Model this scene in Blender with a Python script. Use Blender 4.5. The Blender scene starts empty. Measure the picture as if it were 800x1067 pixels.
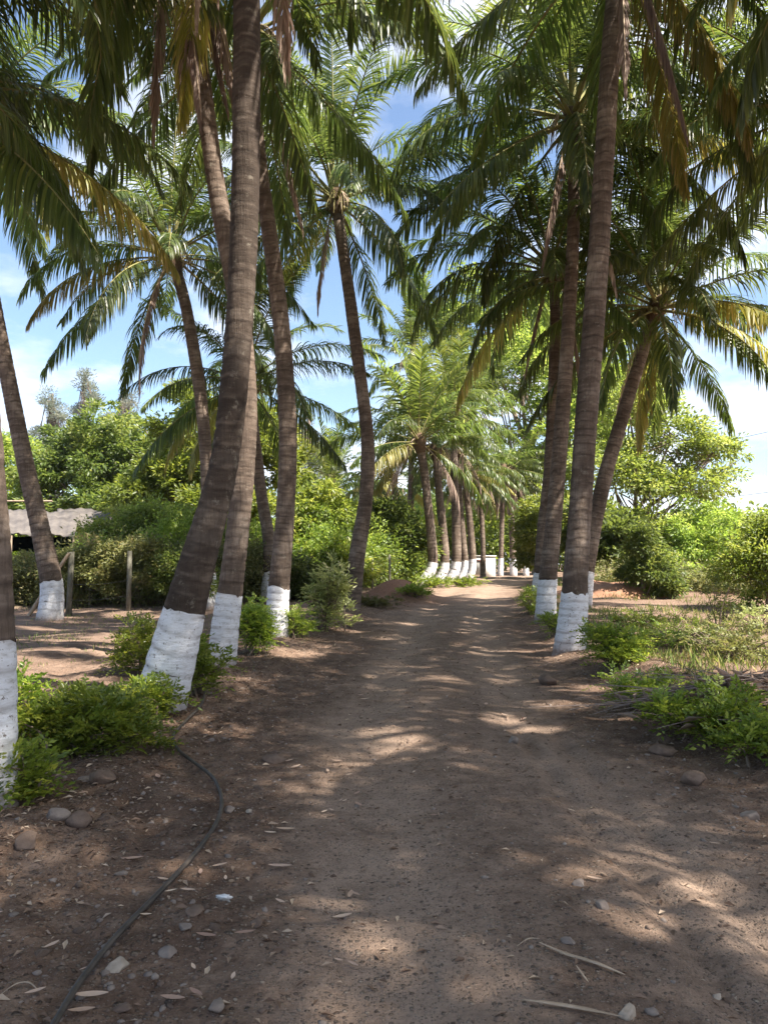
import bpy, math, random
import numpy as np
from mathutils import Vector
R = math.radians
S = bpy.context.scene
COL = S.collection

# ------------------------------------------------------------ camera
FPX, PITCH, EYE = 805.0, R(4.02), 1.55
cam_d = bpy.data.cameras.new('camera'); cam = bpy.data.objects.new('camera', cam_d); COL.objects.link(cam)
cam.location = (0, 0, EYE); cam.rotation_euler = (R(90)+PITCH, 0, 0)
cam_d.sensor_fit = 'VERTICAL'; cam_d.sensor_height = 24; cam_d.lens = 24*FPX/1067
cam_d.clip_start = 0.05; cam_d.clip_end = 2000
S.camera = cam
# ------------------------------------------------------------ light
SUN_AZ, SUN_EL = R(122), R(53)          # azimuth clockwise from the view direction (+Y)
world = bpy.data.worlds.new('World'); S.world = world; world.use_nodes = True
wn, wl = world.node_tree.nodes, world.node_tree.links
wn.clear()
wo = wn.new('ShaderNodeOutputWorld'); wb = wn.new('ShaderNodeBackground'); wb.inputs['Strength'].default_value = 0.088
sky = wn.new('ShaderNodeTexSky'); sky.sky_type = 'NISHITA'; sky.sun_disc = False
sky.sun_elevation = SUN_EL; sky.sun_rotation = SUN_AZ; sky.air_density = 1.0; sky.dust_density = 1.2; sky.ozone_density = 1.6
tc = wn.new('ShaderNodeTexCoord'); sp = wn.new('ShaderNodeSeparateXYZ'); wl.new(tc.outputs['Generated'], sp.inputs[0])
ma = wn.new('ShaderNodeMath'); ma.operation = 'ADD'; ma.inputs[1].default_value = 0.22; wl.new(sp.outputs['Z'], ma.inputs[0])
def wdiv(o):
    d = wn.new('ShaderNodeMath'); d.operation = 'DIVIDE'; wl.new(o, d.inputs[0]); wl.new(ma.outputs[0], d.inputs[1]); return d.outputs[0]
cb = wn.new('ShaderNodeCombineXYZ'); wl.new(wdiv(sp.outputs['X']), cb.inputs[0]); wl.new(wdiv(sp.outputs['Y']), cb.inputs[1])
cn = wn.new('ShaderNodeTexNoise'); cn.inputs['Scale'].default_value = 1.7; cn.inputs['Detail'].default_value = 7; cn.inputs['Roughness'].default_value = 0.55
mp = wn.new('ShaderNodeMapping'); mp.inputs['Location'].default_value = (3.1, 0.4, 0); wl.new(cb.outputs[0], mp.inputs[0]); wl.new(mp.outputs[0], cn.inputs['Vector'])
# more cloud towards the right-hand sky
sx = wn.new('ShaderNodeMath'); sx.operation = 'MULTIPLY_ADD'; sx.inputs[1].default_value = 0.14; wl.new(sp.outputs['X'], sx.inputs[0]); wl.new(cn.outputs['Fac'], sx.inputs[2])
cr = wn.new('ShaderNodeMapRange'); cr.inputs['From Min'].default_value = 0.455; cr.inputs['From Max'].default_value = 0.62; wl.new(sx.outputs[0], cr.inputs['Value'])
cm = wn.new('ShaderNodeMath'); cm.operation = 'MULTIPLY'; cm.inputs[1].default_value = 0.85; wl.new(cr.outputs[0], cm.inputs[0])
mx = wn.new('ShaderNodeMix'); mx.data_type = 'RGBA'; wl.new(cm.outputs[0], mx.inputs['Factor']); wl.new(sky.outputs[0], mx.inputs['A']); mx.inputs['B'].default_value = (5.0, 5.2, 5.8, 1)
wl.new(mx.outputs['Result'], wb.inputs['Color']); wl.new(wb.outputs[0], wo.inputs['Surface'])
sun_d = bpy.data.lights.new('sun', 'SUN'); sun = bpy.data.objects.new('sun', sun_d); COL.objects.link(sun)
sun_d.energy = 5.0; sun_d.angle = R(0.53); sun_d.color = (1, 0.92, 0.80)
sdir = Vector((math.sin(SUN_AZ)*math.cos(SUN_EL), math.cos(SUN_AZ)*math.cos(SUN_EL), math.sin(SUN_EL)))
sun.rotation_euler = sdir.to_track_quat('Z', 'Y').to_euler(); sun.location = sdir*60
S.view_settings.view_transform = 'Standard'; S.view_settings.look = 'None'
S.view_settings.exposure = 1.70; S.view_settings.gamma = 1
S.cycles.use_denoising = True
S.cycles.max_bounces = 7; S.cycles.transmission_bounces = 5; S.cycles.diffuse_bounces = 4; S.cycles.glossy_bounces = 2
S.cycles.sample_clamp_indirect = 8; S.cycles.caustics_reflective = False; S.cycles.caustics_refractive = False

# ------------------------------------------------------------ helpers
def at(px, py, d):
    """world point seen at photo pixel (px,py) at forward distance d"""
    vx, vz = (px-400)/FPX, (533.5-py)/FPX
    c, s = math.cos(PITCH), math.sin(PITCH)
    fy, fz = c - s*vz, s + c*vz
    k = d/fy
    return Vector((vx*k, d, EYE + fz*k))

def vn(x, y, seed=0):
    x = np.asarray(x, float); y = np.asarray(y, float)
    xi, yi = np.floor(x).astype(np.int64), np.floor(y).astype(np.int64)
    fx, fy = x-xi, y-yi; fx = fx*fx*(3-2*fx); fy = fy*fy*(3-2*fy)
    def h(a, b):
        n = (a*374761393 + b*668265263 + seed*1442695041) & 0x7fffffff
        n = ((n ^ (n >> 13))*1274126177) & 0x7fffffff
        return ((n ^ (n >> 16)) & 0xffff)/65535.0
    a, b, c, d = h(xi, yi), h(xi+1, yi), h(xi, yi+1), h(xi+1, yi+1)
    return (a*(1-fx)+b*fx)*(1-fy) + (c*(1-fx)+d*fx)*fy - 0.5
def ss(a, b, x):
    t = np.clip((np.asarray(x, float)-a)/(b-a), 0, 1); return t*t*(3-2*t)
CY = [-60, 0, 5, 8, 13, 20, 27, 38, 50, 60, 75, 110, 200]
CX = [0.6, 0.75, 0.6, 0.45, 0.85, 1.5, 2.4, 4.7, 7.7, 12.5, 23, 60, 160]
def road_c(y): return np.interp(y, CY, CX)
def gz(x, y):
    x = np.asarray(x, float); y = np.asarray(y, float)
    u = x-road_c(y)
    z = 0.55*ss(17, 38, y) + 0.30*ss(38, 52, y)
    near = 1-0.7*ss(9, 20, y)-0.3*ss(30, 60, y)
    # two wheel tracks, loose edges
    z = z - 0.035*np.exp(-((np.abs(u-0.15)-0.85)/0.33)**2) + 0.02*np.exp(-(u/0.4)**2)
    off = ss(1.9, 3.1, np.abs(u)+0.5*vn(x*1.3, y*1.3, 5))
    z = z + off*np.where(u < 0, 0.10, 0.22)
    z = z + 0.10*off*vn(x*0.9, y*0.9, 1) + 0.30*ss(3, 12, np.abs(u))*vn(x*0.16, y*0.16, 2)
    z = z + 0.75*np.exp(-((x-0.6)/1.1)**2-((y-28.5)/1.3)**2)                  # red earth heap left of the bend
    z = z - 0.10*np.exp(-((u+3.2)/0.35)**2)*ss(3, 5, y)*(1-ss(9, 12, y))        # little ditch on the left
    rough = 0.15+0.85*ss(0.9, 2.2, np.abs(u-0.15)+0.4*vn(x*0.8, y*0.8, 8))
    z = z + near*rough*(0.05*vn(x*2.3, y*2.3, 3)+0.045*vn(x*6, y*6, 4)+0.028*vn(x*13, y*13, 6)+0.016*vn(x*27, y*27, 7))
    # tractor ruts on the right
    t = x-1.27-0.10*vn(y*0.8, y*0, 31); fade = (1-ss(7, 9, y))*(0.55+0.8*vn(y*2.5, y*0+3, 32))
    z = z - 0.045*np.exp(-(t/0.07)**2)*fade + 0.02*np.exp(-((t-0.14)/0.06)**2)*fade - 0.035*np.exp(-((t-0.33)/0.06)**2)*fade + 0.018*np.exp(-((t-0.46)/0.05)**2)*fade + 0.015*np.exp(-((t+0.13)/0.05)**2)*fade
    z = z + ss(90, 220, y)*1.0
    return z
def gzf(x, y): return float(gz(x, y))
def gp(px, py):
    """ground point seen at photo pixel"""
    d = 2.0; prev = None
    while d < 120:
        p = at(px, py, d)
        if p.z <= gzf(p.x, p.y):
            lo, hi = d/1.02, d
            for _ in range(12):
                m = (lo+hi)/2; q = at(px, py, m)
                if q.z <= gzf(q.x, q.y): hi = m
                else: lo = m
            return at(px, py, hi)
        d *= 1.02
    return at(px, py, 60)
def G(x, y, dz=0): return Vector((x, y, gzf(x, y)+dz))

def mesh_np(name, V, F, mats, attrs=None, smooth=False, uv=None, matidx=None):
    """F: list of (n,k) int arrays"""
    me = bpy.data.meshes.new(name)
    V = np.asarray(V, np.float32)
    Fs = [np.asarray(f, np.int32) for f in F if len(f)]
    nl = sum(f.size for f in Fs); nf = sum(len(f) for f in Fs)
    me.vertices.add(len(V)); me.vertices.foreach_set('co', V.ravel())
    me.loops.add(nl); me.polygons.add(nf)
    li = np.concatenate([f.ravel() for f in Fs])
    me.loops.foreach_set('vertex_index', li)
    tot = np.concatenate([np.full(len(f), f.shape[1], np.int32) for f in Fs])
    st = np.concatenate([[0], np.cumsum(tot)[:-1]]).astype(np.int32)
    me.polygons.foreach_set('loop_start', st)
    if matidx is not None: me.polygons.foreach_set('material_index', np.asarray(matidx, np.int32))
    me.update(calc_edges=True)
    if smooth: me.polygons.foreach_set('use_smooth', np.ones(nf, bool))
    if uv is not None:
        l = me.uv_layers.new(name='UVMap'); l.data.foreach_set('uv', np.asarray(uv, np.float32)[li].ravel())
    for k, a in (attrs or {}).items():
        at_ = me.attributes.new(k, 'FLOAT', 'POINT'); at_.data.foreach_set('value', np.asarray(a, np.float32))
    for m in (mats if isinstance(mats, (list, tuple)) else [mats]): me.materials.append(m)
    me.validate()
    return me
def link(name, me, parent=None, loc=(0, 0, 0), rz=0):
    o = bpy.data.objects.new(name, me); COL.objects.link(o); o.parent = parent; o.location = loc
    if rz: o.rotation_euler = (0, 0, rz)
    return o
def tag(o, label=None, cat=None, group=None, kind=None):
    if label: o['label'] = label
    if cat: o['category'] = cat
    if group: o['group'] = group
    if kind: o['kind'] = kind
    return o
def empty(name, loc, label, cat, group=None):
    o = bpy.data.objects.new(name, None); COL.objects.link(o); o.location = loc; o.empty_display_size = 0.2
    return tag(o, label, cat, group)

class MB:
    """collects tubes and boxes in one mesh"""
    def __init__(s): s.V = []; s.Q = []; s.n = 0
    def add(s, V, Q):
        s.V.append(np.asarray(V, float)); s.Q.append(np.asarray(Q, int)+s.n); s.n += len(V)
    def tube(s, P, r, k=6, flat=1.0):
        P = np.asarray([list(p) for p in P], float); n = len(P)
        r = np.interp(np.linspace(0, 1, n), np.linspace(0, 1, len(r)), r) if hasattr(r, '__len__') else np.full(n, r)
        T = np.gradient(P, axis=0); T /= np.linalg.norm(T, axis=1)[:, None]+1e-9
        ref = np.array([0, 0, 1.]) if abs(T[n//2][2]) < 0.9 else np.array([1., 0, 0])
        A = np.cross(T, ref); A /= np.linalg.norm(A, axis=1)[:, None]+1e-9; B = np.cross(T, A)
        th = np.arange(k)*2*np.pi/k
        V = P[:, None]+r[:, None, None]*(A[:, None]*np.cos(th)[None, :, None]+flat*B[:, None]*np.sin(th)[None, :, None])
        i = np.arange(n-1)[:, None]*k; j = np.arange(k)[None]; j2 = (j+1) % k
        Q = np.stack([i+j, i+j2, i+k+j2, i+k+j], -1).reshape(-1, 4)
        s.add(V.reshape(-1, 3), Q)
        # close the ends with a centre point fan (degenerate quads avoided)
        s.add(np.vstack([V[0], V[0].mean(0)]), [[a, (a+1) % k, k, k] for a in range(k)]) if False else None
        return s
    def box(s, lo, hi, tilt=None):
        x0, y0, z0 = lo; x1, y1, z1 = hi
        V = np.array([(x0,y0,z0),(x1,y0,z0),(x1,y1,z0),(x0,y1,z0),(x0,y0,z1),(x1,y0,z1),(x1,y1,z1),(x0,y1,z1)], float)
        if tilt: V = np.array([tilt(*v) for v in V])
        s.add(V, [(0,3,2,1),(4,5,6,7),(0,1,5,4),(1,2,6,5),(2,3,7,6),(3,0,4,7)]); return s
    def mesh(s, name, mat, smooth=False):
        return mesh_np(name, np.vstack(s.V), [np.vstack(s.Q)], mat, smooth=smooth)
    def build(s, name, mat, parent=None, loc=(0, 0, 0), smooth=False):
        return link(name, s.mesh(name, mat, smooth), parent, loc)

# ------------------------------------------------------------ materials
def newmat(name):
    m = bpy.data.materials.new(name); m.use_nodes = True
    nt = m.node_tree; nt.nodes.clear()
    return m, nt.nodes, nt.links
def ramp(nodes, stops, interp='LINEAR'):
    r = nodes.new('ShaderNodeValToRGB'); r.color_ramp.interpolation = interp
    e = r.color_ramp.elements
    e[0].position, e[0].color = stops[0][0], (*stops[0][1], 1)
    e[1].position, e[1].color = stops[-1][0], (*stops[-1][1], 1)
    for p, c in stops[1:-1]:
        k = e.new(p); k.color = (*c, 1)
    return r
def noise(nodes, links, vec, scale, detail=4, rough=0.55):
    n = nodes.new('ShaderNodeTexNoise'); n.inputs['Scale'].default_value = scale; n.inputs['Detail'].default_value = detail; n.inputs['Roughness'].default_value = rough
    links.new(vec, n.inputs['Vector']); return n
def mixc(nodes, links, f, a, b, mode='MIX'):
    m = nodes.new('ShaderNodeMix'); m.data_type = 'RGBA'; m.blend_type = mode
    for v, k in ((f, 'Factor'), (a, 'A'), (b, 'B')):
        if hasattr(v, 'links'): links.new(v, m.inputs[k])
        elif k == 'Factor': m.inputs[k].default_value = v
        else: m.inputs[k].default_value = (*v, 1)
    return m.outputs['Result']
def mathn(nodes, links, op, a, b=None, c=None):
    m = nodes.new('ShaderNodeMath'); m.operation = op
    for i, v in enumerate((a, b, c)):
        if v is None: continue
        if hasattr(v, 'links'): links.new(v, m.inputs[i])
        else: m.inputs[i].default_value = v
    return m.outputs[0]

def leaf_mat(name, c1, c2, c3=None, trans=0.45, rough=0.45, spec=0.5, tip=None, obvar=True):
    """leaf colour varies per leaf ('v'), brownish tips ('t')"""
    m, n, l = newmat(name)
    a = n.new('ShaderNodeAttribute'); a.attribute_name = 'v'
    st = [(0.0, c1), (0.6, c2)] + ([(0.97, c3)] if c3 else [(1.0, c2)])
    r = ramp(n, st); l.new(a.outputs['Fac'], r.inputs[0])
    col = r.outputs[0]
    if tip:
        b = n.new('ShaderNodeAttribute'); b.attribute_name = 't'
        f = mathn(n, l, 'MULTIPLY', mathn(n, l, 'POWER', b.outputs['Fac'], 6.0), 0.55)
        col = mixc(n, l, f, col, tip)
    if obvar:
        oi = n.new('ShaderNodeObjectInfo'); hs = n.new('ShaderNodeHueSaturation')
        l.new(mathn(n, l, 'MULTIPLY_ADD', oi.outputs['Random'], 0.022, 0.474), hs.inputs['Hue'])
        l.new(mathn(n, l, 'MULTIPLY_ADD', oi.outputs['Random'], 0.5, 0.75), hs.inputs['Value'])
        l.new(col, hs.inputs['Color']); col = hs.outputs[0]
    d = n.new('ShaderNodeBsdfPrincipled'); d.inputs['Roughness'].default_value = rough; d.inputs['Specular IOR Level'].default_value = spec
    l.new(col, d.inputs['Base Color'])
    t = n.new('ShaderNodeBsdfTranslucent')
    hs2 = n.new('ShaderNodeHueSaturation'); hs2.inputs['Hue'].default_value = 0.48; hs2.inputs['Saturation'].default_value = 1.05; hs2.inputs['Value'].default_value = 2.1
    l.new(col, hs2.inputs['Color']); l.new(hs2.outputs[0], t.inputs['Color'])
    x = n.new('ShaderNodeMixShader'); x.inputs[0].default_value = trans; l.new(d.outputs[0], x.inputs[1]); l.new(t.outputs[0], x.inputs[2])
    o = n.new('ShaderNodeOutputMaterial'); l.new(x.outputs[0], o.inputs[0])
    return m
M = {}
M['frond'] = leaf_mat('palm_leaf', (0.036, 0.068, 0.017), (0.082, 0.135, 0.030), (0.17, 0.22, 0.055), trans=0.45, rough=0.38, tip=(0.15, 0.16, 0.06))
M['frond_young'] = leaf_mat('young_palm_leaf', (0.065, 0.115, 0.022), (0.125, 0.19, 0.036), (0.22, 0.26, 0.065), trans=0.48, rough=0.38, tip=(0.2, 0.17, 0.07))
M['frond_yellow'] = leaf_mat('yellowing_palm_leaf', (0.13, 0.155, 0.03), (0.27, 0.275, 0.06), (0.42, 0.37, 0.13), trans=0.45, rough=0.45, tip=(0.30, 0.19, 0.10))
M['frond_dead'] = leaf_mat('dead_palm_leaf', (0.18, 0.14, 0.11), (0.34, 0.27, 0.21), (0.50, 0.42, 0.33), trans=0.22, rough=0.7, spec=0.2)
M['leaf_dark'] = leaf_mat('dark_foliage', (0.045, 0.08, 0.018), (0.09, 0.14, 0.03), (0.17, 0.21, 0.055), trans=0.5, rough=0.42)
M['leaf_mid'] = leaf_mat('green_foliage', (0.075, 0.14, 0.022), (0.155, 0.24, 0.04), (0.28, 0.35, 0.085), trans=0.5, rough=0.42)
M['leaf_bright'] = leaf_mat('bright_foliage', (0.10, 0.175, 0.03), (0.175, 0.27, 0.052), (0.30, 0.37, 0.11), trans=0.5, rough=0.45)
M['leaf_shrub'] = leaf_mat('shrub_leaves', (0.065, 0.12, 0.02), (0.155, 0.235, 0.038), (0.33, 0.39, 0.07), trans=0.42, rough=0.32)
M['leaf_broad'] = leaf_mat('broad_light_leaves', (0.15, 0.21, 0.07), (0.30, 0.37, 0.14), (0.46, 0.48, 0.28), trans=0.5, rough=0.4)
M['leaf_olive'] = leaf_mat('olive_brown_undergrowth', (0.075, 0.09, 0.028), (0.135, 0.155, 0.045), (0.22, 0.20, 0.08), trans=0.35, rough=0.55)
M['leaf_grey'] = leaf_mat('grey_green_needles', (0.10, 0.125, 0.10), (0.17, 0.195, 0.15), (0.26, 0.27, 0.22), trans=0.35, rough=0.6)
M['grass'] = leaf_mat('grass_blades', (0.07, 0.12, 0.025), (0.14, 0.20, 0.045), (0.34, 0.31, 0.14), trans=0.4, rough=0.5)
M['litter'] = leaf_mat('dry_leaf', (0.11, 0.07, 0.05), (0.24, 0.165, 0.12), (0.46, 0.36, 0.27), trans=0.1, rough=0.7, spec=0.2, obvar=False)
M['paleleaf'] = leaf_mat('pale_dry_leaf', (0.38, 0.27, 0.19), (0.50, 0.37, 0.27), (0.58, 0.46, 0.34), trans=0.1, rough=0.7, spec=0.2)

def simple(name, stops, scale=6, rough=0.85, bump=0.3, stretch=(1, 1, 1), bs=None, detail=6, bd=0.01, spec=0.3):
    m, n, l = newmat(name)
    t = n.new('ShaderNodeTexCoord'); mp = n.new('ShaderNodeMapping'); mp.inputs['Scale'].default_value = stretch; l.new(t.outputs['Object'], mp.inputs[0])
    a = noise(n, l, mp.outputs[0], scale, detail, 0.6); r = ramp(n, stops); l.new(a.outputs['Fac'], r.inputs[0])
    b = noise(n, l, mp.outputs[0], bs or scale*5, 5, 0.65)
    bp = n.new('ShaderNodeBump'); bp.inputs['Strength'].default_value = bump; bp.inputs['Distance'].default_value = bd; l.new(b.outputs['Fac'], bp.inputs['Height'])
    d = n.new('ShaderNodeBsdfPrincipled'); d.inputs['Roughness'].default_value = rough; d.inputs['Specular IOR Level'].default_value = spec
    l.new(r.outputs[0], d.inputs['Base Color']); l.new(bp.outputs[0], d.inputs['Normal'])
    o = n.new('ShaderNodeOutputMaterial'); l.new(d.outputs[0], o.inputs[0]); return m
M['twig'] = simple('twig_bark', [(0.3, (0.10, 0.075, 0.055)), (0.7, (0.22, 0.17, 0.13))], 20)
M['treebark'] = simple('tree_bark', [(0.3, (0.12, 0.09, 0.07)), (0.7, (0.27, 0.21, 0.17))], 4, stretch=(3, 3, 0.6), bump=0.6, bd=0.03)
M['palewood'] = simple('pale_dry_wood', [(0.3, (0.28, 0.21, 0.15)), (0.7, (0.46, 0.36, 0.27))], 3, stretch=(3, 3, 0.5))
M['rachis'] = simple('frond_midrib', [(0.3, (0.16, 0.17, 0.06)), (0.7, (0.30, 0.26, 0.11))], 3)
M['husk'] = simple('coconut_husk', [(0.3, (0.10, 0.11, 0.03)), (0.7, (0.26, 0.20, 0.07))], 6, rough=0.5)
M['sheath'] = simple('palm_fibre', [(0.3, (0.06, 0.04, 0.025)), (0.7, (0.20, 0.13, 0.08))], 12, stretch=(3, 3, 0.7), bump=0.8, bd=0.03)
M['stone'] = simple('field_stone', [(0.25, (0.13, 0.10, 0.085)), (0.75, (0.30, 0.25, 0.215))], 9, bump=0.7, bs=60, bd=0.006)
M['stone_pale'] = simple('pale_stone', [(0.25, (0.24, 0.20, 0.16)), (0.75, (0.46, 0.39, 0.32))], 14, bump=0.7, bs=70, bd=0.005)
M['clod'] = simple('brown_clod', [(0.25, (0.09, 0.06, 0.046)), (0.75, (0.21, 0.15, 0.115))], 12, bump=0.8, bs=50, bd=0.008)
M['clod_red'] = simple('red_earth', [(0.25, (0.20, 0.10, 0.06)), (0.75, (0.40, 0.22, 0.14))], 5, bump=0.9, bs=25, bd=0.03)
M['post'] = simple('concrete_post', [(0.3, (0.09, 0.085, 0.065)), (0.7, (0.20, 0.19, 0.15))], 8)
M['hose'] = simple('black_rubber', [(0.3, (0.035, 0.03, 0.028)), (0.7, (0.085, 0.07, 0.06))], 10, rough=0.5, bump=0.1)
M['white_wall'] = simple('dirty_whitewash', [(0.3, (0.50, 0.47, 0.43)), (0.6, (0.78, 0.77, 0.74))], 2.5)
M['rust'] = simple('red_brown_paint', [(0.3, (0.16, 0.05, 0.035)), (0.7, (0.26, 0.09, 0.06))], 6)
M['tarp'] = simple('grey_sheet_roof', [(0.3, (0.08, 0.07, 0.065)), (0.7, (0.17, 0.15, 0.135))], 1.5, rough=0.6)
M['tarp_green'] = simple('green_shade_net', [(0.3, (0.03, 0.10, 0.07)), (0.7, (0.07, 0.20, 0.14))], 4, rough=0.7)
M['cloth'] = simple('white_plastic', [(0.3, (0.55, 0.55, 0.55)), (0.7, (0.78, 0.78, 0.78))], 20, rough=0.5)
M['bag'] = simple('bluish_sack', [(0.3, (0.30, 0.33, 0.38)), (0.7, (0.66, 0.68, 0.72))], 9, rough=0.6)
M['wire'] = simple('cable_metal', [(0.3, (0.05, 0.05, 0.05)), (0.7, (0.08, 0.08, 0.08))], 3, rough=0.5)

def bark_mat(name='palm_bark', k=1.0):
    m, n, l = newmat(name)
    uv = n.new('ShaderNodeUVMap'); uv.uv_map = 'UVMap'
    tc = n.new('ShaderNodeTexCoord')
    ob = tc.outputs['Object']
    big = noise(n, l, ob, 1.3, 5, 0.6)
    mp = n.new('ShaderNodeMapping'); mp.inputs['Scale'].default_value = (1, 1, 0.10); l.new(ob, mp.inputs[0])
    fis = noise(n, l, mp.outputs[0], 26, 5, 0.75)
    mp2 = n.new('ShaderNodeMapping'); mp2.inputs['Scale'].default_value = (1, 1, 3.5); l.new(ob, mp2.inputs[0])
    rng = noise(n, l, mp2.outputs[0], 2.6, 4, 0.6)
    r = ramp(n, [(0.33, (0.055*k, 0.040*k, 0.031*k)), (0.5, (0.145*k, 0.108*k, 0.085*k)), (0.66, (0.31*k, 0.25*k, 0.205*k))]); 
    s = mathn(n, l, 'MULTIPLY_ADD', big.outputs['Fac'], 0.6, mathn(n, l, 'MULTIPLY', rng.outputs['Fac'], 0.4)); l.new(s, r.inputs[0])
    lp = n.new('ShaderNodeAttribute'); lp.attribute_name = 'lip'
    lipped = mixc(n, l, mathn(n, l, 'MULTIPLY', lp.outputs['Fac'], 0.28), r.outputs[0], (0.36, 0.29, 0.24))
    a = n.new('ShaderNodeAttribute'); a.attribute_name = 'ring'
    f1 = mathn(n, l, 'MULTIPLY', mathn(n, l, 'MULTIPLY', a.outputs['Fac'], 0.72), mathn(n, l, 'ADD', rng.outputs['Fac'], 0.45))
    c = mixc(n, l, f1, lipped, (0.035, 0.025, 0.020))
    fr = n.new('ShaderNodeMapRange'); fr.inputs['From Min'].default_value = 0.50; fr.inputs['From Max'].default_value = 0.62; l.new(fis.outputs['Fac'], fr.inputs['Value'])
    c = mixc(n, l, mathn(n, l, 'MULTIPLY', fr.outputs[0], 0.45), c, (0.05, 0.037, 0.030))
    lic = noise(n, l, ob, 7, 6, 0.75); lr = n.new('ShaderNodeMapRange'); lr.inputs['From Min'].default_value = 0.58; lr.inputs['From Max'].default_value = 0.66; l.new(lic.outputs['Fac'], lr.inputs['Value'])
    c = mixc(n, l, mathn(n, l, 'MULTIPLY', lr.outputs[0], 0.4), c, (0.30, 0.27, 0.22))
    # vertical water stain (attribute, runs down one flank)
    st = n.new('ShaderNodeAttribute'); st.attribute_name = 'stain'
    c = mixc(n, l, mathn(n, l, 'MULTIPLY', st.outputs['Fac'], 0.75), c, (0.045, 0.032, 0.026))
    h = mathn(n, l, 'ADD', mathn(n, l, 'MULTIPLY', fis.outputs['Fac'], 0.6), mathn(n, l, 'MULTIPLY', rng.outputs['Fac'], 0.6))
    bp = n.new('ShaderNodeBump'); bp.inputs['Strength'].default_value = 1.0; bp.inputs['Distance'].default_value = 0.035; l.new(h, bp.inputs['Height'])
    d = n.new('ShaderNodeBsdfPrincipled'); d.inputs['Roughness'].default_value = 0.9; d.inputs['Specular IOR Level'].default_value = 0.2
    l.new(c, d.inputs['Base Color']); l.new(bp.outputs[0], d.inputs['Normal'])
    o = n.new('ShaderNodeOutputMaterial'); l.new(d.outputs[0], o.inputs[0]); return m
M['bark'] = bark_mat(); M['bark_shaded'] = bark_mat('shade_darkened_palm_bark', 0.42)  # darker copy: the leaning trunk's shade is put into its bark colour
def paint_mat():
    m, n, l = newmat('whitewash')
    tc = n.new('ShaderNodeTexCoord'); ob = tc.outputs['Object']
    mp = n.new('ShaderNodeMapping'); mp.inputs['Scale'].default_value = (1, 1, 4); l.new(ob, mp.inputs[0])
    a = noise(n, l, mp.outputs[0], 9, 6, 0.65)
    r = ramp(n, [(0.30, (0.42, 0.41, 0.40)), (0.44, (0.64, 0.64, 0.66)), (0.6, (0.72, 0.73, 0.77))]); l.new(a.outputs['Fac'], r.inputs[0])
    ra = n.new('ShaderNodeAttribute'); ra.attribute_name = 'ring'
    c = mixc(n, l, mathn(n, l, 'MULTIPLY', ra.outputs['Fac'], 0.6), r.outputs[0], (0.22, 0.19, 0.17))
    ch = noise(n, l, ob, 26, 4, 0.7); cr_ = n.new('ShaderNodeMapRange'); cr_.inputs['From Min'].default_value = 0.60; cr_.inputs['From Max'].default_value = 0.66; l.new(ch.outputs['Fac'], cr_.inputs['Value'])
    c = mixc(n, l, mathn(n, l, 'MULTIPLY', cr_.outputs[0], 0.85), c, (0.13, 0.10, 0.08))
    g = n.new('ShaderNodeAttribute'); g.attribute_name = 'mud'
    gn = mathn(n, l, 'MULTIPLY', g.outputs['Fac'], mathn(n, l, 'ADD', ch.outputs['Fac'], 0.35))
    c = mixc(n, l, gn, c, (0.20, 0.14, 0.11))
    h = mathn(n, l, 'ADD', a.outputs['Fac'], mathn(n, l, 'MULTIPLY', ch.outputs['Fac'], 0.5))
    bp = n.new('ShaderNodeBump'); bp.inputs['Strength'].default_value = 0.6; bp.inputs['Distance'].default_value = 0.015; l.new(h, bp.inputs['Height'])
    d = n.new('ShaderNodeBsdfPrincipled'); d.inputs['Roughness'].default_value = 0.85; d.inputs['Specular IOR Level'].default_value = 0.25
    l.new(c, d.inputs['Base Color']); l.new(bp.outputs[0], d.inputs['Normal'])
    o = n.new('ShaderNodeOutputMaterial'); l.new(d.outputs[0], o.inputs[0]); return m
M['paint'] = paint_mat()

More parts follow.
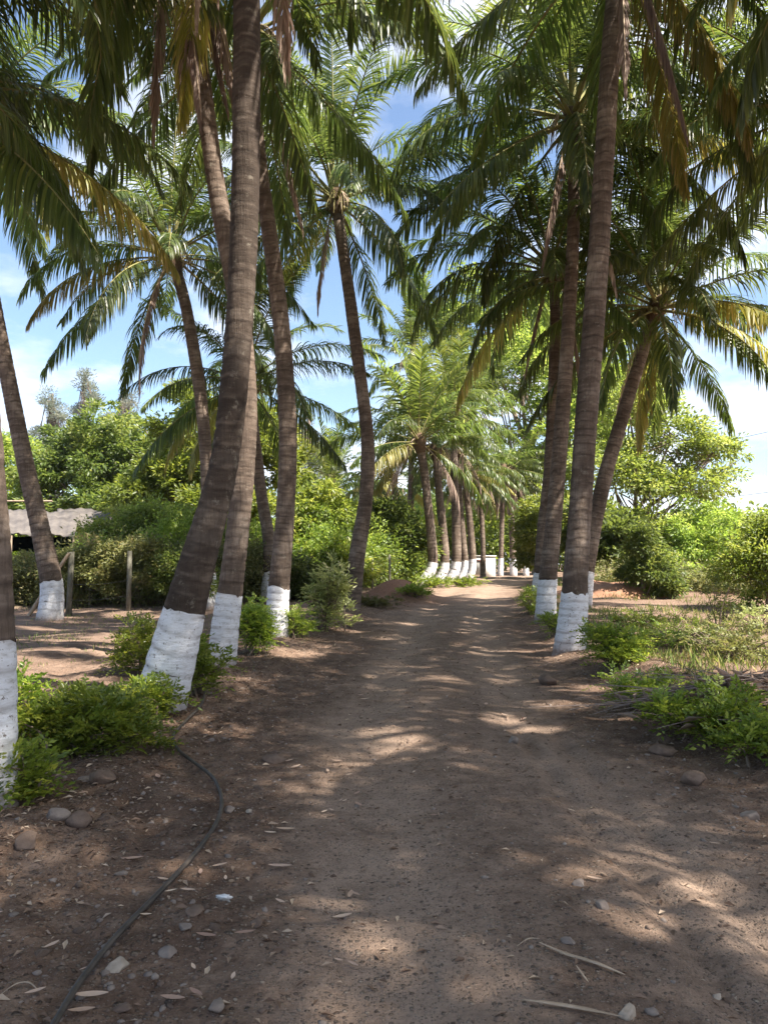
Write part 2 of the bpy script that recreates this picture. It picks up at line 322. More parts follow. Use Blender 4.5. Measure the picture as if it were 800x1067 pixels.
def soil_mat():
    m, n, l = newmat('soil')
    tc = n.new('ShaderNodeTexCoord'); ob = tc.outputs['Object']
    n1 = noise(n, l, ob, 0.9, 6, 0.6); n2 = noise(n, l, ob, 5, 6, 0.7); n3 = noise(n, l, ob, 45, 5, 0.7)
    s = mathn(n, l, 'MULTIPLY_ADD', n1.outputs['Fac'], 0.4, mathn(n, l, 'MULTIPLY_ADD', n2.outputs['Fac'], 0.35, mathn(n, l, 'MULTIPLY', n3.outputs['Fac'], 0.25)))
    rough = ramp(n, [(0.38, (0.070, 0.043, 0.030)), (0.5, (0.150, 0.097, 0.070)), (0.62, (0.28, 0.190, 0.137))]); l.new(s, rough.inputs[0])
    trk = ramp(n, [(0.36, (0.175, 0.118, 0.085)), (0.5, (0.29, 0.208, 0.158)), (0.64, (0.40, 0.295, 0.225))]); l.new(s, trk.inputs[0])
    fld = ramp(n, [(0.38, (0.14, 0.092, 0.068)), (0.5, (0.235, 0.160, 0.120)), (0.64, (0.35, 0.25, 0.19))]); l.new(s, fld.inputs[0])
    a = n.new('ShaderNodeAttribute'); a.attribute_name = 'track'
    b = n.new('ShaderNodeAttribute'); b.attribute_name = 'field'
    e = n.new('ShaderNodeAttribute'); e.attribute_name = 'red'
    jit = mathn(n, l, 'MULTIPLY_ADD', n2.outputs['Fac'], 1.1, -0.55)
    def soft(x): return mathn(n, l, 'MINIMUM', 1.0, mathn(n, l, 'MAXIMUM', 0.0, mathn(n, l, 'ADD', x, mathn(n, l, 'MULTIPLY', jit, 0.8))))
    mps = n.new('ShaderNodeMapping'); mps.inputs['Scale'].default_value = (9, 0.7, 1); l.new(ob, mps.inputs[0])
    ns = noise(n, l, mps.outputs[0], 1.3, 5, 0.65)
    sr = n.new('ShaderNodeMapRange'); sr.inputs['From Min'].default_value = 0.42; sr.inputs['From Max'].default_value = 0.66; l.new(ns.outputs['Fac'], sr.inputs['Value'])
    dusty = mixc(n, l, mathn(n, l, 'MULTIPLY', sr.outputs[0], 0.45), trk.outputs[0], (0.34, 0.25, 0.19))
    c = mixc(n, l, soft(a.outputs['Fac']), rough.outputs[0], dusty)
    c = mixc(n, l, soft(b.outputs['Fac']), c, fld.outputs[0])
    c = mixc(n, l, e.outputs['Fac'], c, (0.30, 0.15, 0.095))
    # grit: small pebbles of mixed tone
    def grit(scale, thr, lo, hi, c, keep):
        v = n.new('ShaderNodeTexVoronoi'); v.inputs['Scale'].default_value = scale; l.new(ob, v.inputs['Vector'])
        sc = n.new('ShaderNodeSeparateColor'); l.new(v.outputs['Color'], sc.inputs[0])
        sel = mathn(n, l, 'GREATER_THAN', sc.outputs[0], keep)
        near_ = n.new('ShaderNodeMapRange'); near_.inputs['From Min'].default_value = thr; near_.inputs['From Max'].default_value = thr*0.6; l.new(v.outputs['Distance'], near_.inputs['Value'])
        f = mathn(n, l, 'MULTIPLY', sel, near_.outputs[0])
        pc = ramp(n, [(0.0, lo), (0.6, (lo[0]*0.5+hi[0]*0.5,)*1+(lo[1]*0.5+hi[1]*0.5, lo[2]*0.5+hi[2]*0.5)), (1.0, hi)]); l.new(sc.outputs[1], pc.inputs[0])
        return mixc(n, l, mathn(n, l, 'MULTIPLY', f, 0.8), c, pc.outputs[0]), f
    c0_ = c; c, g0 = grit(17, 0.36, (0.09, 0.065, 0.05), (0.30, 0.235, 0.18), c, 0.86)
    c = mixc(n, l, mathn(n, l, 'MULTIPLY', soft(a.outputs['Fac']), 0.9), c, c0_)
    g0 = mathn(n, l, 'MULTIPLY', g0, mathn(n, l, 'SUBTRACT', 1.0, soft(a.outputs['Fac'])))
    c, g1 = grit(38, 0.42, (0.05, 0.036, 0.03), (0.42, 0.34, 0.27), c, 0.62)
    c, g2 = grit(95, 0.45, (0.06, 0.045, 0.035), (0.38, 0.30, 0.24), c, 0.55)
    h = mathn(n, l, 'ADD', mathn(n, l, 'MULTIPLY', n3.outputs['Fac'], 0.9), mathn(n, l, 'ADD', mathn(n, l, 'MULTIPLY', g1, 0.6), mathn(n, l, 'MULTIPLY', g2, 0.28)))
    h = mathn(n, l, 'ADD', h, mathn(n, l, 'MULTIPLY', n2.outputs['Fac'], 1.5)); h = mathn(n, l, 'ADD', h, mathn(n, l, 'MULTIPLY', g0, 1.1))
    bp = n.new('ShaderNodeBump'); bp.inputs['Strength'].default_value = 1.0; bp.inputs['Distance'].default_value = 0.02; l.new(h, bp.inputs['Height'])
    d = n.new('ShaderNodeBsdfPrincipled'); d.inputs['Roughness'].default_value = 0.95; d.inputs['Specular IOR Level'].default_value = 0.15
    l.new(c, d.inputs['Base Color']); l.new(bp.outputs[0], d.inputs['Normal'])
    o = n.new('ShaderNodeOutputMaterial'); l.new(d.outputs[0], o.inputs[0]); return m
M['soil'] = soil_mat()

# ------------------------------------------------------------ ground
def spaced(a, b, step, grow, out):
    v = [a]; s = step
    while v[-1] < out: v.append(v[-1]+s); s *= grow
    return v
xs_mid = list(np.arange(-4.6, 5.4, 0.032))
xr = spaced(xs_mid[-1]+0.04, 0, 0.05, 1.10, 420); xl = [-v for v in spaced(4.66, 0, 0.05, 1.10, 420)][::-1]
GX = np.array(xl+xs_mid+xr)
ys_mid = list(np.arange(2.2, 9.0, 0.032))
yf = spaced(9.03, 0, 0.034, 1.022, 560); yb = [2.2-(v) for v in spaced(0.04, 0, 0.06, 1.25, 60)][::-1]
GY = np.array(yb+ys_mid+yf)
XX, YY = np.meshgrid(GX, GY)
ZZ = gz(XX, YY)
nx, ny = len(GX), len(GY)
V = np.stack([XX, YY, ZZ], -1).reshape(-1, 3)
U = XX-road_c(YY)
trackm = np.exp(-((np.abs(U-0.15)-0.85)/0.45)**2)*0.9 + 0.35*np.exp(-(U/0.9)**4) + 0.45*ss(14, 26, YY)*(1-ss(1.6, 2.4, np.abs(U)))
trackm = np.clip(trackm + 0.5*vn(XX*0.7, YY*0.35, 21), 0, 1)*(1-ss(2.0, 2.6, np.abs(U)))
fieldm = np.clip(ss(3.4, 4.6, np.abs(U)+0.8*vn(XX*0.6, YY*0.6, 22))*0.9+0.2*vn(XX*0.5, YY*0.5, 23), 0, 1)
redm = np.clip(np.exp(-((XX-0.6)/1.6)**2-((YY-28.5)/2.0)**2)*1.1+0.35*ss(4, 7, U)*ss(18, 26, YY)*(vn(XX*0.4, YY*0.4, 24)+0.5), 0, 0.9)
i = (np.arange(ny-1)[:, None]*nx+np.arange(nx-1)[None]); Q = np.stack([i, i+1, i+nx+1, i+nx], -1)
edge = 2.45+0.35*vn(XX*1.1, YY*1.1, 25)
isroad = (np.abs(U) < edge)[:-1, :-1]
def submesh(name, mask):
    q = Q[mask].reshape(-1, 4); used, inv = np.unique(q.ravel(), return_inverse=True)
    me = mesh_np(name, V[used], [inv.reshape(-1, 4)], M['soil'], smooth=True,
                 attrs={'track': trackm.ravel()[used], 'field': fieldm.ravel()[used], 'red': redm.ravel()[used]})
    return link(name, me)
tag(submesh('dirt_road', isroad), kind='structure')
tag(submesh('ground', ~isroad), kind='structure')

# ------------------------------------------------------------ palms
def frond_mesh(name, e0, droop, L, seed, mat, gs=(0.2, 0.8), npair=108, wid=0.042, llen=0.98, vee=0.25, keep=1.0, petiole=0.17, seg=4):
    rg = np.random.default_rng(seed)
    n = 22; s = np.linspace(0, 1, n)
    e = e0 - droop*s**1.35; e = np.maximum(e, R(-89))
    yaw = rg.normal(0, 0.10)*s + rg.normal(0, 0.05)
    T = np.stack([np.cos(e)*np.cos(yaw), np.cos(e)*np.sin(yaw), np.sin(e)], -1)
    P = np.zeros((n, 3)); P[1:] = np.cumsum((T[1:]+T[:-1])/2*(L/(n-1)), axis=0)
    mb = MB(); mb.tube(P, [0.062, 0.040, 0.030, 0.022, 0.014, 0.006], 5, 0.6)
    Vs = [np.vstack(mb.V)]; Qs = [np.vstack(mb.Q)]; nr = len(Qs[0]); nv = len(Vs[0])
    av = [np.full(nv, 0.6)]; atip = [np.zeros(nv)]
    roll = rg.normal(0, 0.18)
    for side in (-1, 1):
        m = npair
        u = np.linspace(petiole, 0.995, m)+rg.normal(0, 0.002, m)
        keepm = (rg.random(m) < keep) & (vn(u*17+seed, u*0+side, seed) > -0.36); u = np.clip(u[keepm], 0, 1); m = len(u)
        p = np.stack([np.interp(u, s, P[:, k]) for k in range(3)], -1)
        t = np.stack([np.interp(u, s, T[:, k]) for k in range(3)], -1); t /= np.linalg.norm(t, axis=1)[:, None]
        lat = np.cross(t, [0, 0, 1.0]); ln = np.linalg.norm(lat, axis=1)[:, None]
        lat = np.where(ln > 0.25, lat/np.maximum(ln, 1e-6), np.array([0, -1.0, 0]))
        lat *= side
        up = np.cross(lat, t)*side; up /= np.linalg.norm(up, axis=1)[:, None]+1e-9
        up = np.where(up[:, 2:3] < 0, -up, up)
        a = R(22)+R(38)*u**1.5+rg.normal(0, 0.09, m)
        vv = vee+side*roll+rg.normal(0, 0.10, m)
        d0 = lat*np.cos(a)[:, None]+t*np.sin(a)[:, None]+up*vv[:, None]
        d0 /= np.linalg.norm(d0, axis=1)[:, None]
        w = (u-petiole)/(1-petiole)
        ll = llen*(0.50+0.55*np.sin(np.pi*np.clip(w*0.82+0.12, 0, 1)))*(1-0.45*w**3)*rg.uniform(0.85, 1.1, m)
        cl = vn(u*9+seed*3, u*0+side*2, seed+1)
        ll = ll*np.where(rg.random(m) < 0.07, rg.uniform(0.4, 0.8, m), 1)
        g0 = np.clip(gs[0]+0.22*cl+rg.normal(0, 0.08, m), 0, 1); g1 = np.clip(gs[1]+0.30*cl+rg.normal(0, 0.10, m), 0, 0.97)
        a = a+0.25*vn(u*13+seed, u*0+side*5, seed+2)
        pts = [p]; cur = p
        down = np.array([0, 0, -1.0])
        dirs = []
        for k in range(seg):
            g = g0+(g1-g0)*((k+0.3)/(seg-0.7))**0.9
            d = d0*(1-g)[:, None]+down*g[:, None]; d /= np.linalg.norm(d, axis=1)[:, None]+1e-9
            dirs.append(d); cur = cur+d*(ll/seg)[:, None]; pts.append(cur)
        dirs.append(dirs[-1])
        wv = t-dirs[0]*np.sum(t*dirs[0], 1)[:, None]; wv /= np.linalg.norm(wv, axis=1)[:, None]+1e-9
        prof = [0.5, 1.0, 0.95, 0.65, 0.10] if seg == 4 else list(np.interp(np.linspace(0, 1, seg+1), [0, .25, .5, .75, 1], [0.5, 1.0, 0.95, 0.65, 0.10]))
        tw = rg.normal(0, 0.35, m)
        rows = []
        for k in range(seg+1):
            dk = dirs[k]
            wk = wv-dk*np.sum(wv*dk, 1)[:, None]; wk /= np.linalg.norm(wk, axis=1)[:, None]+1e-9
            bk = np.cross(dk, wk)
            wk = wk*np.cos(tw)[:, None]+bk*np.sin(tw)[:, None]
            h = (wid*prof[k]/2)*wk
            rows += [pts[k]-h, pts[k]+h]
        VV = np.stack(rows, 1)      # m, 2(seg+1), 3
        base = nv+np.arange(m)[:, None]*2*(seg+1)
        qq = np.concatenate([np.stack([base[:, 0]+2*k, base[:, 0]+2*k+1, base[:, 0]+2*k+3, base[:, 0]+2*k+2], -1) for k in range(seg)])
        Vs.append(VV.reshape(-1, 3)); Qs.append(qq); nv += m*2*(seg+1)
        lv = np.clip(rg.normal(0.42, 0.22, m), 0, 1)
        av.append(np.repeat(lv, 2*(seg+1))); atip.append(np.tile(np.repeat(np.linspace(0, 1, seg+1), 2), m))
    Qa = np.vstack(Qs)
    rmat = M['rachis'] if mat is not M['frond_dead'] else M['palewood']
    VA = np.vstack(Vs); n0 = len(Vs[0])
    return (mesh_np(name, VA[n0:], [Qa[nr:]-n0], mat, attrs={'v': np.concatenate(av)[n0:], 't': np.concatenate(atip)[n0:]}),
            mesh_np('midrib', VA[:n0], [Qa[:nr]], rmat, smooth=True))
FR = {}; FAR = {}
def frond_kind(kind, e0, droop, mat, gs, vee, **k):
    for j in range(2):
        FAR[(kind, j)] = frond_mesh('frond', R(e0+(j-0.5)*6), R(droop+(j-0.5)*18), 5.1, hash_(kind)+j*19, M[mat], gs=gs, vee=vee, **dict(dict(npair=54, wid=0.075), **k))
    for j in range(4 if kind in ('e40', 'e20', 'e0') else 3):
        FR[(kind, j)] = frond_mesh('frond', R(e0+(j-1)*4), R(droop+(j-1)*15), 5.1, hash_(kind)+j*17, M[mat], gs=gs, vee=vee, **k)
def hash_(s): return sum(ord(c)*(i+3) for i, c in enumerate(s))
frond_kind('e85', 86, 22, 'frond_young', (0.0, 0.22), 0.5)
frond_kind('e70', 72, 42, 'frond_young', (0.02, 0.34), 0.4)
frond_kind('e55', 57, 56, 'frond', (0.06, 0.50), 0.28)
frond_kind('e40', 40, 66, 'frond', (0.12, 0.64), 0.2)
frond_kind('e20', 22, 66, 'frond', (0.18, 0.74), 0.15)
frond_kind('e0', 2, 54, 'frond', (0.26, 0.80), 0.1)
frond_kind('y0', -4, 54, 'frond_yellow', (0.38, 0.86), 0.1)
frond_kind('n25', -24, 42, 'frond', (0.36, 0.84), 0.05)
frond_kind('y25', -28, 48, 'frond_yellow', (0.48, 0.9), 0.05)
frond_kind('dead', -68, 22, 'frond_dead', (0.72, 0.94), 0.0, keep=0.85, wid=0.036, llen=0.75)
frond_kind('b25', -45, 44, 'frond_dead', (0.6, 0.92), 0.0, keep=0.9, wid=0.038)
ORDER = ['e85', 'e85', 'e70', 'e70', 'e55', 'e55', 'e55', 'e40', 'e40', 'e40', 'e40', 'e20', 'e20', 'e20', 'e20', 'e20', 'e0', 'e0', 'e0', 'e0', 'n25', 'n25', 'n25', 'n25']

def crspline(P, n):
    P = [np.array(p, float) for p in P]; P = [2*P[0]-P[1]]+P+[2*P[-1]-P[-2]]
    out = []; segs = len(P)-3
    for i_ in range(n):
        f = i_/(n-1)*segs; k = min(int(f), segs-1); t = f-k
        a, b, c, d = P[k:k+4]
        out.append(0.5*((2*b)+(-a+c)*t+(2*a-5*b+4*c-d)*t*t+(-a+3*b-3*c+d)*t**3))
    return np.array(out)
TRUNK_LIP = [None]
def trunk_arrays(C, rad, seed, ringsp, stain_az, k=24, l0=0.0, l1=None, grow=0.0, step=0.03):
    """C: dense centreline, rad: radius along it; returns a tube between arc lengths l0..l1"""
    sl = np.concatenate([[0], np.cumsum(np.linalg.norm(np.diff(C, axis=0), axis=1))]); tot = sl[-1]; l1 = l1 or tot
    m = max(6, int((l1-l0)/step)); L = np.linspace(l0, l1, m)
    P = np.stack([np.interp(L, sl, C[:, q]) for q in range(3)], -1); r = np.interp(L, sl, rad)
    T = np.gradient(P, axis=0); T /= np.linalg.norm(T, axis=1)[:, None]
    A = np.cross(np.array([0, 1.0, 0]), T); A /= np.linalg.norm(A, axis=1)[:, None]; B = np.cross(T, A)
    th = np.arange(k)*2*np.pi/k
    LL, TH = np.meshgrid(L, th, indexing='ij')
    ph = LL/ringsp+1.6*vn(LL*1.9, TH*0+seed, seed)+0.30*vn(np.cos(TH)*1.3+5, np.sin(TH)*1.3+LL*0.8, seed+1)
    fr = ph-np.floor(ph)
    ring = np.exp(-(np.minimum(fr, 1-fr)/0.09)**2)*np.clip(0.75+1.3*vn(np.cos(TH)*1.7+LL*3, np.sin(TH)*1.7, seed+8), 0, 1)
    saw = fr                     # each ring steps outwards then falls back
    cx, cy = np.cos(TH)*2, np.sin(TH)*2
    TRUNK_LIP[0] = (np.exp(-((fr-0.16)/0.07)**2)*np.clip(0.6+1.6*vn(np.cos(TH)*2.3+LL*5, np.sin(TH)*2.3+4, seed+9), 0, 1)).ravel()
    nzl = vn(cx+LL*1.1, cy+9, seed+2); nzs = vn(cx*3+LL*9, cy*3+LL*3, seed+3)
    RR = r[:, None]*(1+0.034*(0.5-saw)-0.034*ring+0.055*nzl+0.035*nzs)+grow
    V = P[:, None]+RR[..., None]*(A[:, None]*np.cos(TH)[..., None]+B[:, None]*np.sin(TH)[..., None])
    i_ = np.arange(m-1)[:, None]*k; j = np.arange(k)[None]; j2 = (j+1) % k
    Qd = np.stack([i_+j, i_+j2, i_+k+j2, i_+k+j], -1).reshape(-1, 4)
    da = np.abs((TH-stain_az+np.pi) % (2*np.pi)-np.pi)
    stain = np.clip(1.2-da/0.75+1.6*vn(LL*0.8, TH*0+3, seed+5)+0.9*vn(cx*2, LL*2.5, seed+6), 0, 1)*(np.abs(stain_az) < 9)
    return V.reshape(-1, 3), Qd, ring.ravel(), stain.ravel(), LL.ravel()

def palm(label, path, d, wpx, n=26, size=1.0, seed=1, white=1.05, dead=0, yellow=0, brown=0, nuts=5, flare=0.3, stain=99, skip=None, base=None, extra=(), ringsp=0.18, group='coconut palms lining the road', crownrot=0, order=None, dark=0):
    """path: photo pixels (base first) at forward distance d (scalar or list); wpx: trunk widths in px along the path"""
    ds = d if hasattr(d, '__len__') else [d]*len(path)
    pts = [at(p[0], p[1], dd) for p, dd in zip(path, ds)] if base is None else [Vector(p) for p in path]
    b = pts[0]; g = gzf(b.x, b.y)
    pts[0] = Vector((b.x, b.y, g-0.12)) if base is None else Vector((b.x, b.y, g-0.12))
    root = empty('coconut_palm', (b.x, b.y, g), label, 'palm tree', group)
    org = np.array([b.x, b.y, g])
    C = crspline(pts, 90)-org
    rads = [w/FPX*dd/2 for w, dd in zip(wpx, ds)] if base is None else wpx
    rad = np.interp(np.linspace(0, 1, 90), np.linspace(0, 1, len(rads)), rads)
    sl = np.concatenate([[0], np.cumsum(np.linalg.norm(np.diff(C, axis=0), axis=1))])
    rad = rad*(1+0.38*flare*np.exp(-sl/0.45))
    far = ds[0] > 30
    k = 14 if far else 28; step = 0.06 if far else 0.028
    Vt, Qt, ring, st, LL = trunk_arrays(C, rad, seed, ringsp, stain, k=k, step=step)
    tk = link('trunk', mesh_np('trunk', Vt, [Qt], M['bark_shaded' if dark else 'bark'], attrs={'ring': ring, 'stain': st, 'lip': TRUNK_LIP[0]}, smooth=True), root)
    if white:
        Vw, Qw, ring, st, LL = trunk_arrays(C, rad, seed, ringsp, stain, k=k, l0=0.0, l1=white+0.14, grow=0.006, step=step)
        # ragged brushed top edge
        th = np.arange(len(LL)) % k
        jag = 0.07*vn(th*0.8, th*0+seed, 4)+0.03*vn(th*2.1, th*0+seed, 9)+0.03*np.sin(th*2*np.pi/k+seed)
        lim = white+0.12+jag
        over = LL-lim; m_ = over > 0
        T = C[10]-C[6]; T = T/np.linalg.norm(T)
        Vw[m_] -= (over[m_]+0)[:, None]*T
        mud = np.clip(np.exp(-np.maximum(LL-0.14, 0)/0.14), 0, 1)
        link('whitewash_band', mesh_np('whitewash_band', Vw, [Qw], M['paint'], attrs={'ring': ring, 'mud': mud}, smooth=True), root)
    top = C[-1]; rt = rad[-1]
    # fibrous crown base
    mb = MB(); tdir = C[-1]-C[-6]; tdir = tdir/np.linalg.norm(tdir)
    mb.tube([top-tdir*0.5, top-tdir*0.15, top+tdir*0.25, top+tdir*0.6], [rt*1.0, rt*1.55, rt*1.7, rt*0.5], 10)
    mb.build('crown_base', M['sheath'], root, smooth=True)
    rn = random.Random(seed*7+3)
    od = order or ORDER
    specs = []
    for i_ in range(n):
        kd = od[int(i_*len(od)/n)]; az = (i_*137.5+seed*53+rn.uniform(-14, 14)+crownrot) % 360
        specs.append((kd, az, size*rn.uniform(0.86, 1.08)))
    for i_ in range(yellow): specs.append((rn.choice(['y0', 'y25']), rn.uniform(0, 360), size*rn.uniform(0.85, 1.0)))
    for i_ in range(brown): specs.append(('b25', rn.uniform(0, 360), size*rn.uniform(0.7, 0.95)))
    for i_ in range(dead): specs.append(('dead', rn.uniform(0, 360), size*rn.uniform(0.6, 0.95)))
    specs += [(a_, b_, c_*size) for a_, b_, c_ in extra]
    for kd, az, sc in specs:
        if skip and skip(kd, az): continue
        me = FAR[(kd, rn.randrange(2))] if far else FR[(kd, rn.randrange(4 if kd in ('e40', 'e20', 'e0') else 3))]
        lvl = {'e85': 0.55, 'e70': 0.45, 'e55': 0.35, 'e40': 0.25, 'e20': 0.12, 'e0': 0.0, 'y0': -0.05}.get(kd, -0.12)
        a_ = R(az); rr = rt*0.7 if lvl > 0.3 else rt*1.1
        f = link('frond', me[0], root, tuple(top+tdir*lvl+np.array([math.cos(a_)*rr, math.sin(a_)*rr, 0])), a_)
        f.scale = (sc, sc*rn.choice((1, -1)), sc)
        link('midrib', me[1], f)
        if kd in ('dead', 'b25'): f['label'] = 'dead brown frond hanging down'
        elif kd[0] == 'y': f['label'] = 'yellowing frond'
    for i_ in range(4 if nuts else 0):
        a_ = rn.uniform(0, 6.28); mb = MB(); ca, sa = math.cos(a_), math.sin(a_)
        for q in range(7):
            da = rn.uniform(-0.35, 0.35); c2, s2 = math.cos(a_+da), math.sin(a_+da); ln = rn.uniform(0.5, 0.85)
            mb.tube(crspline([top+np.array([ca*rt, sa*rt, 0.1]), top+np.array([ca*(rt+0.25), sa*(rt+0.25), 0.15]), top+np.array([c2*(rt+ln*0.75), s2*(rt+ln*0.75), -0.15-rn.random()*0.25]), top+np.array([c2*(rt+ln*0.85), s2*(rt+ln*0.85), -0.5-rn.random()*0.3])], 8), [0.022, 0.006], 4)
        mb.build('flower_stalk', M['husk'] if i_ % 2 else M['palewood'], root)
    for i_ in range(nuts):
        a_ = rn.uniform(0, 6.28)
        c = link('coconut', NUT, root, tuple(top+np.array([math.cos(a_)*rt*2.0, math.sin(a_)*rt*2.0, rn.uniform(-0.38, 0.0)])), a_)
        s_ = rn.uniform(0.8, 1.15); c.scale = (s_, s_, s_*1.2)
    return root
def ico(rad, sub, rg, squash=(1, 1, 1), rough=0.2, name='stone', mat=None, smooth=False):
    import bmesh
    bm = bmesh.new(); bmesh.ops.create_icosphere(bm, subdivisions=sub, radius=1)
    V_ = np.array([v.co[:] for v in bm.verts]); F_ = np.array([[v.index for v in f.verts] for f in bm.faces]); bm.free()
    # flat facets: clip against random planes
    for _ in range(9):
        nrm = rg.normal(size=3); nrm /= np.linalg.norm(nrm); dd = rg.uniform(0.45, 0.85)
        pr = V_@nrm; over = np.maximum(pr-dd, 0); V_ = V_-over[:, None]*nrm*0.9
    V_ = V_*(1+rough*0.5*rg.normal(size=(len(V_), 1)))
    V_ = V_*(1+0.22*vn(V_[:, 0]*2.3+9, V_[:, 1]*2.3+V_[:, 2]*1.9, int(rg.integers(99)))+0.10*vn(V_[:, 0]*6, V_[:, 2]*6+V_[:, 1]*5, 4))[:, None]
    return V_*rad*np.array(squash), F_
rg0 = np.random.default_rng(5)
_v, _f = ico(0.115, 2, rg0, rough=0.05); NUT = mesh_np('coconut', _v, [_f], M['husk'], smooth=True)

